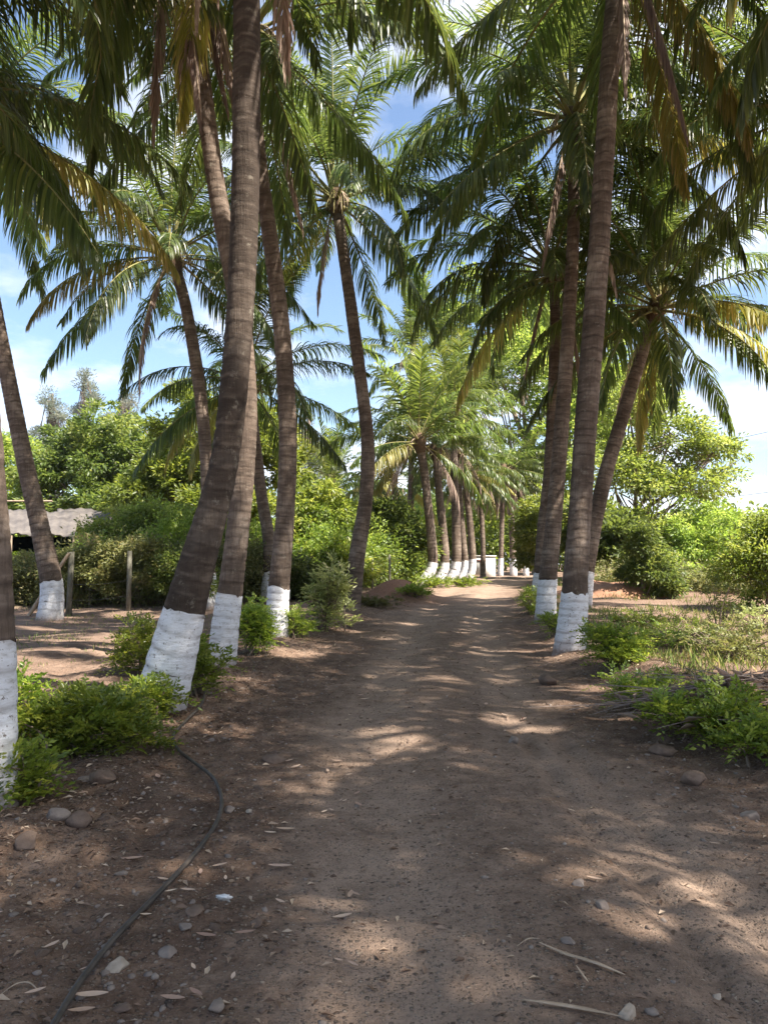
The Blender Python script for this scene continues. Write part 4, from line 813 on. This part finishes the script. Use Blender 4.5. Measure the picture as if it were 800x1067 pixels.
# roadside shrubs
SH = 'low green shrubs planted along the road'
def sh(label, px, py, r, n, seed, mat='leaf_shrub', leaf=0.056, ax=0.22, **k):
    c = gp(px, py); n = int(n*0.62); shrub('shrub', label, 'shrub', tuple(c), r, n, M[mat], SH, seed, leaf, ax, **k)
sh('large bright green shrub filling the left foreground beside the thick leaning palm', 88, 788, (0.64, 0.55, 0.52), 1300, 101)
sh('small bright shrub at the foot of the palm on the left photo edge', 14, 838, (0.32, 0.3, 0.36), 420, 102)
sh('low shrub between the left foreground shrub and the thick white base', 150, 752, (0.4, 0.35, 0.42), 560, 103)
sh('taller loose shrub left of the thick leaning palm, behind its base', 150, 700, (0.45, 0.4, 0.75), 620, 104)
sh('dark green shrub wrapped round the base of the curving palm', 205, 722, (0.42, 0.4, 0.72), 800, 105, 'leaf_mid')
sh('dense green shrub between the curving and the slender palm', 262, 682, (0.48, 0.45, 0.85), 1000, 106)
sh('dark shrub at the white foot of the slender palm', 308, 664, (0.5, 0.4, 0.65), 700, 107, 'leaf_mid')
sh('small sprig shrub left of the shed side palm foot', 20, 770, (0.4, 0.4, 0.55), 420, 108)
sh('green shrub in front of the tallest right palm, its twigs over the white base', 642, 694, (0.52, 0.45, 0.58), 900, 109)
sh('shrub between the two near right palm bases', 578, 662, (0.3, 0.3, 0.5), 300, 110, 'leaf_mid')
sh('shrub at the road edge left of the lighter right palm foot', 551, 641, (0.5, 0.5, 0.85), 560, 111, 'leaf_shrub')
sh('low spreading shrub on the right bank nearest the tall palm', 672, 738, (0.45, 0.35, 0.30), 380, 112)
sh('broad bright shrub on the right bank beside the heap of dry fronds', 738, 772, (0.52, 0.38, 0.46), 800, 113)
sh('trailing shrub at the right photo edge above the stony bank', 798, 792, (0.35, 0.3, 0.35), 320, 114, 'leaf_mid')
sh('thin weedy shrub behind the dry fronds on the right', 765, 690, (1.0, 0.6, 0.6), 420, 115, 'leaf_olive', loose=0.5)
sh('grey-green weedy shrub in the right field, left of the tall weed', 700, 672, (0.9, 0.8, 0.4), 300, 116, 'leaf_mid', loose=0.5)
sh('low green creeper patch right of the tall palm shrub', 655, 655, (0.9, 0.8, 0.4), 380, 117, 'leaf_mid')
sh('tall thin weed with sparse leaves standing in the right field', 752, 668, (0.28, 0.28, 1.25), 150, 118, 'leaf_dark', loose=0.5, stems=3)
sh('light weed tuft at the field edge near the right photo border', 790, 660, (0.9, 0.7, 0.7), 240, 119, 'leaf_broad', loose=0.5)
c = gp(342, 655); shrub('shrub', 'tall broad-leaved shrub with pale sunlit leaves in front of the bent palm', 'shrub', tuple(c), (0.62, 0.5, 1.75), 330, M['leaf_broad'], SH, 120, 0.15, 0.24, m=6, wr=0.30, stems=9)
c = gp(330, 600); shrub('shrub', 'green shrub at the foot of the red earth heap', 'shrub', tuple(gp(432, 622)), (0.7, 0.6, 0.4), 420, M['leaf_mid'], SH, 121, 0.06, 0.2)
shrub('shrub', 'patchy weeds in front of the red earth heap', 'shrub', tuple(gp(388, 632)), (1.0, 0.6, 0.3), 420, M['leaf_olive'], SH, 122, 0.06, 0.2)
for k_, (px, lb) in enumerate([(450, 'tuft of green weeds at the feet of the first palms of the bend clump'), (484, 'tuft of weeds at the feet of the last palms of the bend clump')]):
    shrub('shrub', lb, 'shrub', tuple(gp(px, 612)), (1.2, 0.5, 0.5), 260, M['leaf_mid'], SH, 130+k_, 0.09, 0.25)

# grass and weeds: stuff
def grass(label, n, region, h, seed, mat):
    rg = np.random.default_rng(seed)
    x, y = region(rg, n); g = gz(x, y)
    keep = vn(x*0.9, y*0.9, seed)+0.5*vn(x*3, y*3, seed+1) > 0.02; x, y, g = x[keep], y[keep], g[keep]
    k = len(x); hh = h*rg.uniform(0.4, 1.2, k)
    P = np.stack([x, y, g-0.01], -1); D = rg.normal(0, 0.45, (k, 3)); D[:, 2] = 1
    V_, F_ = leaves(P, D, rg.normal(size=(k, 3)), hh, 0.012+0.0*hh, fold=0.05)
    o = link('grass', mesh_np('grass', V_, [F_], mat, attrs={'v': np.repeat(rg.random(k), 4)})); tag(o, label, 'grass', kind='stuff')
def reg_right(rg, n):
    y = 9+36*rg.random(n)**1.2; x = road_c(y)+3.1+rg.random(n)**1.2*(4+0.42*y); return x, y
def reg_left(rg, n):
    y = 7+32*rg.random(n)**1.1; x = road_c(y)-3.4-rg.random(n)*(3+0.35*y); return x, y
grass('thin grass and weeds over the right-hand field', 26000, reg_right, 0.20, 141, M['grass'])
grass('sparse dry grass over the left field', 9000, reg_left, 0.12, 142, M['grass'])
def reg_edge(rg, n):
    y = 3+34*rg.random(n); s_ = rg.choice([-1, 1], n); x = road_c(y)+s_*(2.6+0.7*rg.random(n)); return x, y
grass('short grass sprigs along both road edges', 2600, reg_edge, 0.07, 143, M['grass'])

# leaf litter: stuff
rg = np.random.default_rng(151); n_ = 17000
y = 2.5+26*rg.random(n_)**1.3; s_ = rg.choice([-1, 1], n_, p=[0.6, 0.4]); q = rg.random(n_)
x = road_c(y)+s_*np.where(q < 0.82, 2.0+1.7*rg.random(n_)**0.8, 2.2*rg.random(n_))
g = gz(x, y); P = np.stack([x, y, g+0.008], -1); D = rg.normal(size=(n_, 3)); D[:, 2] *= 0.15
L_ = 0.05*rg.uniform(0.4, 1.3, n_)
V_, F_ = leaves(P, D, np.array([0, 0, 1.0])+rg.normal(0, 0.3, P.shape), L_, L_*0.35)
tag(link('leaf_litter', mesh_np('leaf_litter', V_, [F_], M['litter'], attrs={'v': np.repeat(rg.random(n_), 4)})), 'scattered small brown leaf litter along the road edges', 'leaf litter', kind='stuff')

# gravel: stuff
protos = [ico(1, 1, np.random.default_rng(160+k), (1, rg.uniform(0.6, 1), rg.uniform(0.4, 0.7))) for k in range(8)]
n_ = 15000; y = 2.4+13*rg.random(n_)**1.5
x = road_c(y)+np.where(rg.random(n_) < 0.88, rg.choice([-1, 1], n_)*(1.3+1.9*rg.random(n_)), rg.uniform(-1.4, 1.4, n_))
r_ = 0.0035+0.022*rg.random(n_)**4.5; g = gz(x, y)
def scatter(xx, yy, zz, rr, mat, name):
    Vs, Fs, nv = [], [], 0
    for i_ in range(len(xx)):
        Vp, Fp = protos[i_ % 8]; a = rg.uniform(0, 6.28); c_, s2 = math.cos(a), math.sin(a)
        W = Vp*rr[i_]; W = np.stack([W[:, 0]*c_-W[:, 1]*s2, W[:, 0]*s2+W[:, 1]*c_, W[:, 2]], -1)+[xx[i_], yy[i_], zz[i_]+rr[i_]*0.05]
        Vs.append(W); Fs.append(Fp+nv); nv += len(W)
    return link(name, mesh_np(name, np.concatenate(Vs), [np.concatenate(Fs)], mat))
h_ = n_*2//3
tag(scatter(x[:h_], y[:h_], g[:h_], r_[:h_], M['clod'], 'gravel'), 'loose brown gravel and crumbs of earth on the road', 'gravel', kind='stuff')
tag(scatter(x[h_:], y[h_:], g[h_:], r_[h_:], M['stone'], 'gravel'), 'loose greyish gravel on the road', 'gravel', kind='stuff')

# single stones
def stone(label, px, py, wpx, mat='stone', seed=1, sq=(1, 0.75, 0.55), group='stones lying on the road edges', sink=0.30):
    c = gp(px, py); r = wpx/FPX*c.y/2
    Vp, Fp = ico(r, 3, np.random.default_rng(seed), sq, rough=0.05)
    o = link('stone', mesh_np('stone', Vp, [Fp], M[mat]), None, (c.x, c.y, gzf(c.x, c.y)+r*sq[2]*(1-2*sink)*0.8), seed*1.7)
    tag(o, label, 'stone', group)
ST = [('reddish brown stone beside the crumpled white paper', 205, 951, 24, 'clod'), ('small round grey stone left of the crumpled paper', 193, 967, 17, 'stone'),
      ('pale rough stone under the hose bend, larger of a pair', 122, 1010, 28, 'stone_pale'), ('grey angular stone above the pale one', 174, 994, 22, 'stone'),
      ('smooth grey flat stone at the bottom edge, right of the brown one', 226, 1051, 28, 'stone'), ('brown upright stone at the bottom edge beside the curled leaf', 127, 1053, 20, 'clod'),
      ('brown stone just right of the crumpled paper', 268, 963, 20, 'clod'), ('long flat brown stone at the left road side', 286, 793, 24, 'clod'),
      ('round dark stone right of the hose, below the bend', 239, 845, 14, 'stone'), ('little pale stone right of the dark round one', 260, 846, 8, 'stone_pale'),
      ('large earth-coloured boulder in the left bank, right of a pair', 84, 858, 34, 'clod'), ('large grey-brown boulder in the left bank, left of a pair', 58, 853, 30, 'stone'),
      ('sunlit ochre rock ledge under the left foreground shrub', 108, 814, 34, 'clod'), ('pale round stone at the bottom edge near the dry frond strips', 653, 1057, 25, 'stone_pale'),
      ('small pale stone right of the bottom pale stone', 680, 1056, 17, 'stone'), ('square pale stone in the tractor rut at the lower right', 747, 1040, 14, 'stone_pale'),
      ('round dark stone above the long dry strip', 592, 982, 15, 'stone'), ('flat dark stone on the road centre right', 534, 773, 16, 'stone'),
      ('brown rock standing out of the right bank', 690, 785, 30, 'clod'), ('long grey rock at the right road edge beside the tall palm', 570, 713, 28, 'clod'),
      ('grey flat slab at the right photo edge', 782, 852, 22, 'stone'), ('small grey stone in the gravel patch, larger of three', 627, 945, 18, 'stone'),
      ('grey stone left in the gravel patch', 604, 922, 16, 'stone'), ('dark stone under the left bank shrub', 30, 880, 34, 'clod'), ('tan stone in the sunny spot on the right road edge', 722, 815, 30, 'clod')]
for k_, (lb, px, py, w_, mt) in enumerate(ST): stone(lb, px, py, w_, mt, 200+k_)
rn = random.Random(77)
smesh = []
for k in range(6):
    Vp, Fp = ico(1, 2, np.random.default_rng(300+k), (1, 0.8, 0.55), rough=0.05)
    for mt in ('stone', 'clod', 'clod'): smesh.append(mesh_np('stone', Vp, [Fp], M[mt]))
for k in range(230):
    yy = 2.7+9.5*rn.random()**1.5; sd = rn.choice([-1, -1, 1]); xx = float(road_c(yy))+sd*(1.3+1.7*rn.random())
    r = 0.013+0.040*rn.random()**2.0
    o = link('stone', rn.choice(smesh), None, (xx, yy, gzf(xx, yy)-r*0.02), rn.uniform(0, 6.28)); o.scale = (r, r*rn.uniform(0.7, 1), r*rn.uniform(0.6, 1))
    tag(o, 'fist-sized or smaller stone among many strewn along the road edge', 'stone', 'small stones strewn along the road edges')

# single pale fallen leaves
def dry_leaf(label, px, py, lpx, ang, curl=0.05, mat='paleleaf', width=0.3, group='pale dry leaves fallen on the road'):
    c = gp(px, py); L = lpx/FPX*c.y; n = 9; V_ = []
    for i_ in range(n):
        t = i_/(n-1); w = L*width*math.sin(math.pi*min(max(t*0.94+0.03, 0), 1))**0.8/2; z = curl*L*(4*(t-0.5)**2)+0.006
        for s_, dz in ((-1, 0.25*w), (0, 0), (1, 0.25*w)): V_.append(((t-0.5)*L, s_*w, z+dz))
    Q_ = [(3*i_+j, 3*i_+j+1, 3*i_+j+4, 3*i_+j+3) for i_ in range(n-1) for j in (0, 1)]
    o = link('dry_leaf', mesh_np('dry_leaf', V_, [np.array(Q_)], M[mat], attrs={'v': np.full(len(V_), random.Random(int(px)).random())}, smooth=True), None, (c.x, c.y, gzf(c.x, c.y)+0.012), R(ang))
    tag(o, label, 'leaf', group)
LF = [('pale oval leaf right of the hose, above the stones', 229, 905, 16, 35), ('pale leaf standing upright next to the hose', 209, 912, 14, 100), ('small pale leaf left of the reddish stone', 178, 932, 12, 30),
      ('slim pale leaf left of the hose, near the bottom', 152, 957, 12, 0), ('oval leaf lying alone left of the hose', 54, 989, 18, 60), ('long pale leaf along the hose at the bottom', 95, 1042, 34, 5),
      ('curled yellow leaf between two stones at the bottom', 180, 1045, 26, -10), ('pale leaf at the lower left corner, left of the hose', 37, 1038, 20, 35), ('pale oval leaf lying alone on the left wheel track', 370, 935, 14, -45),
      ('tan leaf on the wheel track near the bottom', 368, 1009, 14, -40), ('long tan leaf right of the hose bend', 292, 906, 24, -3), ('small leaf upright below the crumpled paper', 243, 1022, 14, 90),
      ('thin curled leaf above the reddish stone', 196, 931, 16, -10), ('bent leaf right of the white paper', 292, 943, 14, -40), ('long curved leaf strip below the paper', 215, 979, 22, -15), ('leaf strip right of the curved one', 255, 976, 20, 15),
      ('slender leaf left of the hose bend', 138, 898, 22, 15), ('slim brown leaf right of the dark round stone', 298, 867, 20, -5), ('white leaf strip on the road right of centre', 619, 919, 16, -30), ('small pale leaf in the right gravel', 595, 847, 8, -50),
      ('small pale leaf at the road centre', 452, 852, 8, 0), ('thin pale leaf on the left wheel track', 372, 829, 12, 65), ('pale fleck of leaf left of the bottom stone', 85, 1058, 26, 10)]
for lb, px, py, l_, a_ in LF: dry_leaf(lb, px, py, l_, a_)
rn = random.Random(55)
for k in range(45):
    yy = 3.0+7.5*rn.random(); sd = -1 if k % 3 else 1; xx = float(road_c(yy))+sd*(2.35+0.5*rn.random()); r = 0.03+0.05*rn.random()**2
    o = link('stone', rn.choice(smesh), None, (xx, yy, gzf(xx, yy)-r*0.1), rn.uniform(0, 6.28)); o.scale = (r, r*rn.uniform(0.6, 1), r*rn.uniform(0.6, 1))
    tag(o, 'rough earthy lump, one of many along the low road banks', 'stone', 'earthy lumps along the road banks')
rn = random.Random(99)
lmesh = [o.data for o in bpy.data.objects if o.name.startswith('dry_leaf')][:8]
for k in range(70):
    yy = 2.8+8*rn.random()**1.4; xx = float(road_c(yy))+rn.choice([-1, -1, 1])*(0.4+2.5*rn.random()); s_ = rn.uniform(0.6, 1.2)
    o = link('dry_leaf', rn.choice(lmesh), None, (xx, yy, gzf(xx, yy)+0.01), rn.uniform(0, 6.28)); o.scale = (s_, s_, s_)
    tag(o, 'small dry leaf, one of many alike scattered on the road', 'leaf', 'small dry leaves scattered on the road')

# long dry frond strips at the bottom right
def strip(label, pts, w, name='dry_frond_strip', mat='palewood'):
    P = [gp(*p)+Vector((0, 0, 0.015)) for p in pts]; mb = MB(); mb.tube(crspline(P, 16), [w*0.3, w, w, w*0.25], 5, 0.35); mb.build(name, M[mat], smooth=True)
    tag(bpy.data.objects[mb_last()], label, 'dry strip', 'dry frond strips on the road')
def mb_last():
    return [o.name for o in COL.objects if o.name.startswith('dry_frond_strip')][-1]
strip('long straight tan strip of a dry frond, upper of the pair on the road', [(562, 986), (590, 998), (622, 1008), (651, 1020)], 0.011)
strip('long pale strip of a dry frond at the bottom edge of the road', [(545, 1046), (575, 1050), (610, 1056), (648, 1064)], 0.011)
strip('short thin dry strip between the two long ones', [(600, 1010), (607, 1020), (613, 1028)], 0.005)
strip('thin curved dry root in the lower left corner', [(2, 1040), (16, 1030), (30, 1028), (40, 1036)], 0.005)
strip('thin curved dry strip left of the long tan one', [(538, 990), (550, 982), (562, 982)], 0.004)

# crumpled paper
rgp = np.random.default_rng(171); c = gp(232, 948)
def crumple(name, c, s, mat, label, cat, seed, sub=3, sq=(1, 0.8, 0.6)):
    rgp = np.random.default_rng(seed); import bmesh
    bm = bmesh.new(); bmesh.ops.create_icosphere(bm, subdivisions=sub, radius=1)
    V_ = np.array([v.co[:] for v in bm.verts]); F_ = np.array([[v.index for v in f.verts] for f in bm.faces]); bm.free()
    for _ in range(14):
        nn = rgp.normal(size=3); nn /= np.linalg.norm(nn); k = rgp.uniform(-0.5, 0.6); V_ = V_-nn*(0.25*np.maximum(V_@nn-k, 0))[:, None]*rgp.choice([1, 1.8])
    V_ = V_*(1+0.22*rgp.normal(size=(len(V_), 1)))*s*np.array(sq)
    o = link(name, mesh_np(name, V_, [F_], mat), None, (c.x, c.y, gzf(c.x, c.y)+s*sq[2]*0.9)); tag(o, label, cat)
crumple('crumpled_paper', c, 0.055, M['cloth'], 'crumpled scrap of white paper on the soil right of the hose', 'litter', 5, sq=(1, 0.9, 1.1))
crumple('plastic_sack', gp(620, 606), 0.35, M['bag'], 'pale bluish sack lying at the top of the red earth heap on the right', 'sack', 6, sq=(1.3, 0.8, 0.5))

# hose
P = [gp(*p)+Vector((0, 0, 0.032)) for p in [(52, 1085), (85, 1030), (122, 983), (165, 938), (203, 896), (226, 862), (231, 838), (222, 815), (200, 797), (186, 785), (181, 770), (196, 752), (211, 735), (214, 715), (213, 700)]]
mb = MB(); mb.tube(crspline(P, 110), 0.0125, 8); tag(mb.build('hose', M['hose'], smooth=True), 'thin black irrigation hose curving over the soil on the left', 'hose')

# fence posts, left
def post(label, px, ytop, d_, w=0.11, lean=(0, 0), brace=None):
    b = gbase(px, d_); top = at(px, ytop, d_); h = top.z-b.z
    root = empty('fence_post', tuple(b), label, 'fence post', 'posts of the left fence')
    mb = MB(); mb.box((-w/2, -w/2, -0.2), (w/2, w/2, h), lambda x, y, z: (x*(1-0.12*z/h)+lean[0]*z, y+lean[1]*z, z)); mb.build('shaft', M['post'], root)
    if brace:
        mb = MB(); e = at(*brace, d_-0.2)-b; s = Vector((0, -0.1, h*0.98)); mb.tube(crspline([s, (s+e)/2+Vector((0, 0, 0.03)), e], 6), [0.05, 0.06], 5); mb.build('brace', M['palewood'], root)
post('weathered fence post with a diagonal brace, right of the far left palm', 73, 575, 22.5, 0.13, (0.02, 0), (30, 642))
post('slim mossy fence post standing clear in front of the brown bushes', 135, 574, 23.2, 0.12)
post('fence post in the dark hedge right of the bent palm', 406, 578, 33, 0.10)
post('fence post in the dark hedge left of the one by the earth heap', 388, 582, 33, 0.08)
def wire(label, pts, r, name='fence_wire'):
    mb = MB(); mb.tube(crspline(pts, 20), r, 4); tag(mb.build(name, M['wire']), label, 'wire')
b1, b2 = gbase(73, 22.5), gbase(135, 23.2)
for k_, h in enumerate((0.45, 0.9)):
    wire(['lower', 'upper'][k_]+' wire strung between the two left fence posts', [b1+Vector((0.02, -0.08, h)), (b1+b2)/2+Vector((0, -0.08, h-0.05)), b2+Vector((0, -0.08, h))], 0.006)

# shed at the left
b = gbase(55, 33); shed = empty('shed', tuple(b), 'low shed with grey sheet roof and green shade net behind the far left palm', 'shed')
def loc(px, py, d_): return np.array(at(px, py, d_)-b)
def sheet(pts, th, mat, name, wave=0.0, nu=24, nv=6):
    A, B_, C_, D_ = [np.array(p) for p in pts]; V_ = []
    for layer in (0, -th):
        for i_ in range(nv+1):
            for j in range(nu+1):
                u, v = j/nu, i_/nv; p = (A*(1-u)+B_*u)*(1-v)+(D_*(1-u)+C_*u)*v
                V_.append(p+[0, 0, wave*math.sin(j*2.1)*0.6+wave*math.sin(i_*1.7+j*0.5)+layer])
    w = nu+1; top = [(i_*w+j, i_*w+j+1, (i_+1)*w+j+1, (i_+1)*w+j) for i_ in range(nv) for j in range(nu)]
    off = w*(nv+1); bot = [tuple(off+q for q in reversed(f)) for f in top]
    ed = [i_ for i_ in range(w)]+[k*w+nu for k in range(1, nv+1)]+[nv*w+j for j in range(nu-1, -1, -1)]+[k*w for k in range(nv-1, 0, -1)]
    sides = [(ed[k], ed[k]+off, ed[(k+1) % len(ed)]+off, ed[(k+1) % len(ed)]) for k in range(len(ed))]
    return link(name, mesh_np(name, V_, [np.array(top+bot+sides)], mat), shed)
sheet([loc(8, 556, 32), loc(78, 558, 32), loc(84, 534, 36), loc(8, 530, 36)], 0.04, M['tarp'], 'roof', 0.05)
sheet([loc(60, 546, 34), loc(140, 552, 34), loc(145, 534, 37), loc(60, 529, 37)], 0.04, M['tarp'], 'roof', 0.05)
sheet([loc(8, 574, 32.3), loc(76, 574, 32.3), loc(76, 560, 32.3), loc(8, 559, 32.3)], 0.03, M['tarp_green'], 'shade_net', 0.02)
for px, py, d_ in ((12, 558, 32), (48, 558, 32), (77, 559, 32), (138, 552, 34)):
    t = loc(px, py, d_); mb = MB(); mb.tube([(t[0], t[1], -0.2), (t[0], t[1], t[2]*0.5), tuple(t)], 0.05, 6); mb.build('post', M['palewood'], shed)
mb = MB(); mb.tube([loc(5, 522, 36), loc(30, 522, 36), loc(55, 522, 36)], 0.04, 6); mb.build('rail', M['palewood'], shed)

# white wall at the bend
b = gbase(505, 53); z0 = gzf(b.x, b.y)
w0, w1 = at(494, 600, 53).x-b.x, at(516, 600, 53).x-b.x; ht = at(505, 580, 53).z-z0
root = empty('boundary_wall', tuple(b), 'short dirty white wall standing at the road bend behind the palm clump', 'wall')
mb = MB(); mb.box((w0, -0.12, -0.3), (w1, 0.12, ht)); mb.build('wall', M['white_wall'], root)
mb = MB(); mb.box((w0+0.1, -0.16, ht*0.76), (w0+0.8, -0.123, ht*0.83)); mb.box((w0+0.40, -0.16, ht*0.35), (w0+0.49, -0.123, ht*0.757)); mb.build('painted_mark', M['rust'], root)
mb = MB(); mb.box((w0-0.06, -0.17, ht+0.003), (w1+0.06, 0.17, ht+0.08)); mb.build('coping', M['white_wall'], root)

# earth heap on the right
rgh = np.random.default_rng(181); c = gbase(640, 28)
gx, gy = np.meshgrid(np.linspace(-2.4, 2.6, 60), np.linspace(-1.6, 1.6, 44)); rr = (gx/2.4)**2+(gy/1.5)**2
hz = 0.55*np.clip(1-rr, 0, 1)**0.8*(1+0.6*vn(gx*1.6, gy*1.6, 5))+0.08*vn(gx*6, gy*6, 6)-0.06
Z = gz(gx+c.x, gy+c.y)-c.z+hz; V_ = np.stack([gx, gy, Z], -1).reshape(-1, 3); w = 60
i_ = np.arange(43)[:, None]*w+np.arange(59)[None]; Q_ = np.stack([i_, i_+1, i_+w+1, i_+w], -1)
Q_ = Q_[(rr[:-1, :-1] < 1.15)]
tag(link('earth_heap', mesh_np('earth_heap', V_, [Q_.reshape(-1, 4)], M['clod_red'], smooth=True), None, tuple(c)), 'low heap of red earth behind the leaning palm on the right', 'heap')

# pile of dry fronds on the right bank
c = gp(785, 742); rgf = np.random.default_rng(191); root = empty('dry_frond_pile', tuple(c), 'grey-brown pile of dry fronds and sticks at the right photo edge', 'brush pile')
mb = MB()
for k in range(150):
    a = rgf.normal(0, 0.5)+math.pi*(k % 2); L = rgf.uniform(0.4, 1.3); p = np.array([rgf.normal(0.1, 0.5), rgf.normal(0, 0.3), 0]); p[2] = max(0.02, 0.36*math.exp(-(p[0]/0.9)**2-(p[1]/0.4)**2)*rgf.random()**0.5)
    dz = rgf.normal(-0.05, 0.13); e = p+np.array([math.cos(a)*L, math.sin(a)*L*0.5, dz]); e[2] = max(e[2], 0.0)
    mb.tube(crspline([p, (p+e)/2+[0, 0, rgf.uniform(0, 0.08)], e], 6), [0.012*rgf.uniform(0.4, 1.3), 0.004], 5, 0.5)
mb.build('sticks', simple('grey_dry_sticks', [(0.3, (0.11, 0.085, 0.075)), (0.7, (0.26, 0.21, 0.19))], 8), root)
n_ = 900; P = np.stack([rgf.normal(0.1, 0.5, n_), rgf.normal(0, 0.28, n_), np.zeros(n_)], -1); P[:, 2] = 0.30*np.exp(-(P[:, 0]/0.9)**2-(P[:, 1]/0.4)**2)*rgf.random(n_)**0.4
D = rgf.normal(size=(n_, 3)); D[:, 2] *= 0.3; V_, F_ = leaves(P, D, np.array([0, 0, 1.0])+rgf.normal(0, 0.4, P.shape), 0.26, 0.025)
link('leaflets', mesh_np('leaflets', V_, [F_], M['frond_dead'], attrs={'v': np.repeat(rgf.random(n_)*0.6, 4)}), root)

# power lines in the right-hand sky
for lb, p0, p1 in (('upper overhead cable in the right-hand sky', (700, 471), (860, 436)), ('lower overhead cable in the right-hand sky', (700, 524), (860, 505))):
    a_, b_ = at(*p0, 48), at(*p1, 40); mb = MB(); mb.tube(crspline([a_, (a_+b_)/2-Vector((0, 0, 0.05)), b_], 20), 0.014, 5); tag(mb.build('overhead_cable', M['wire']), lb, 'cable', 'overhead cables')
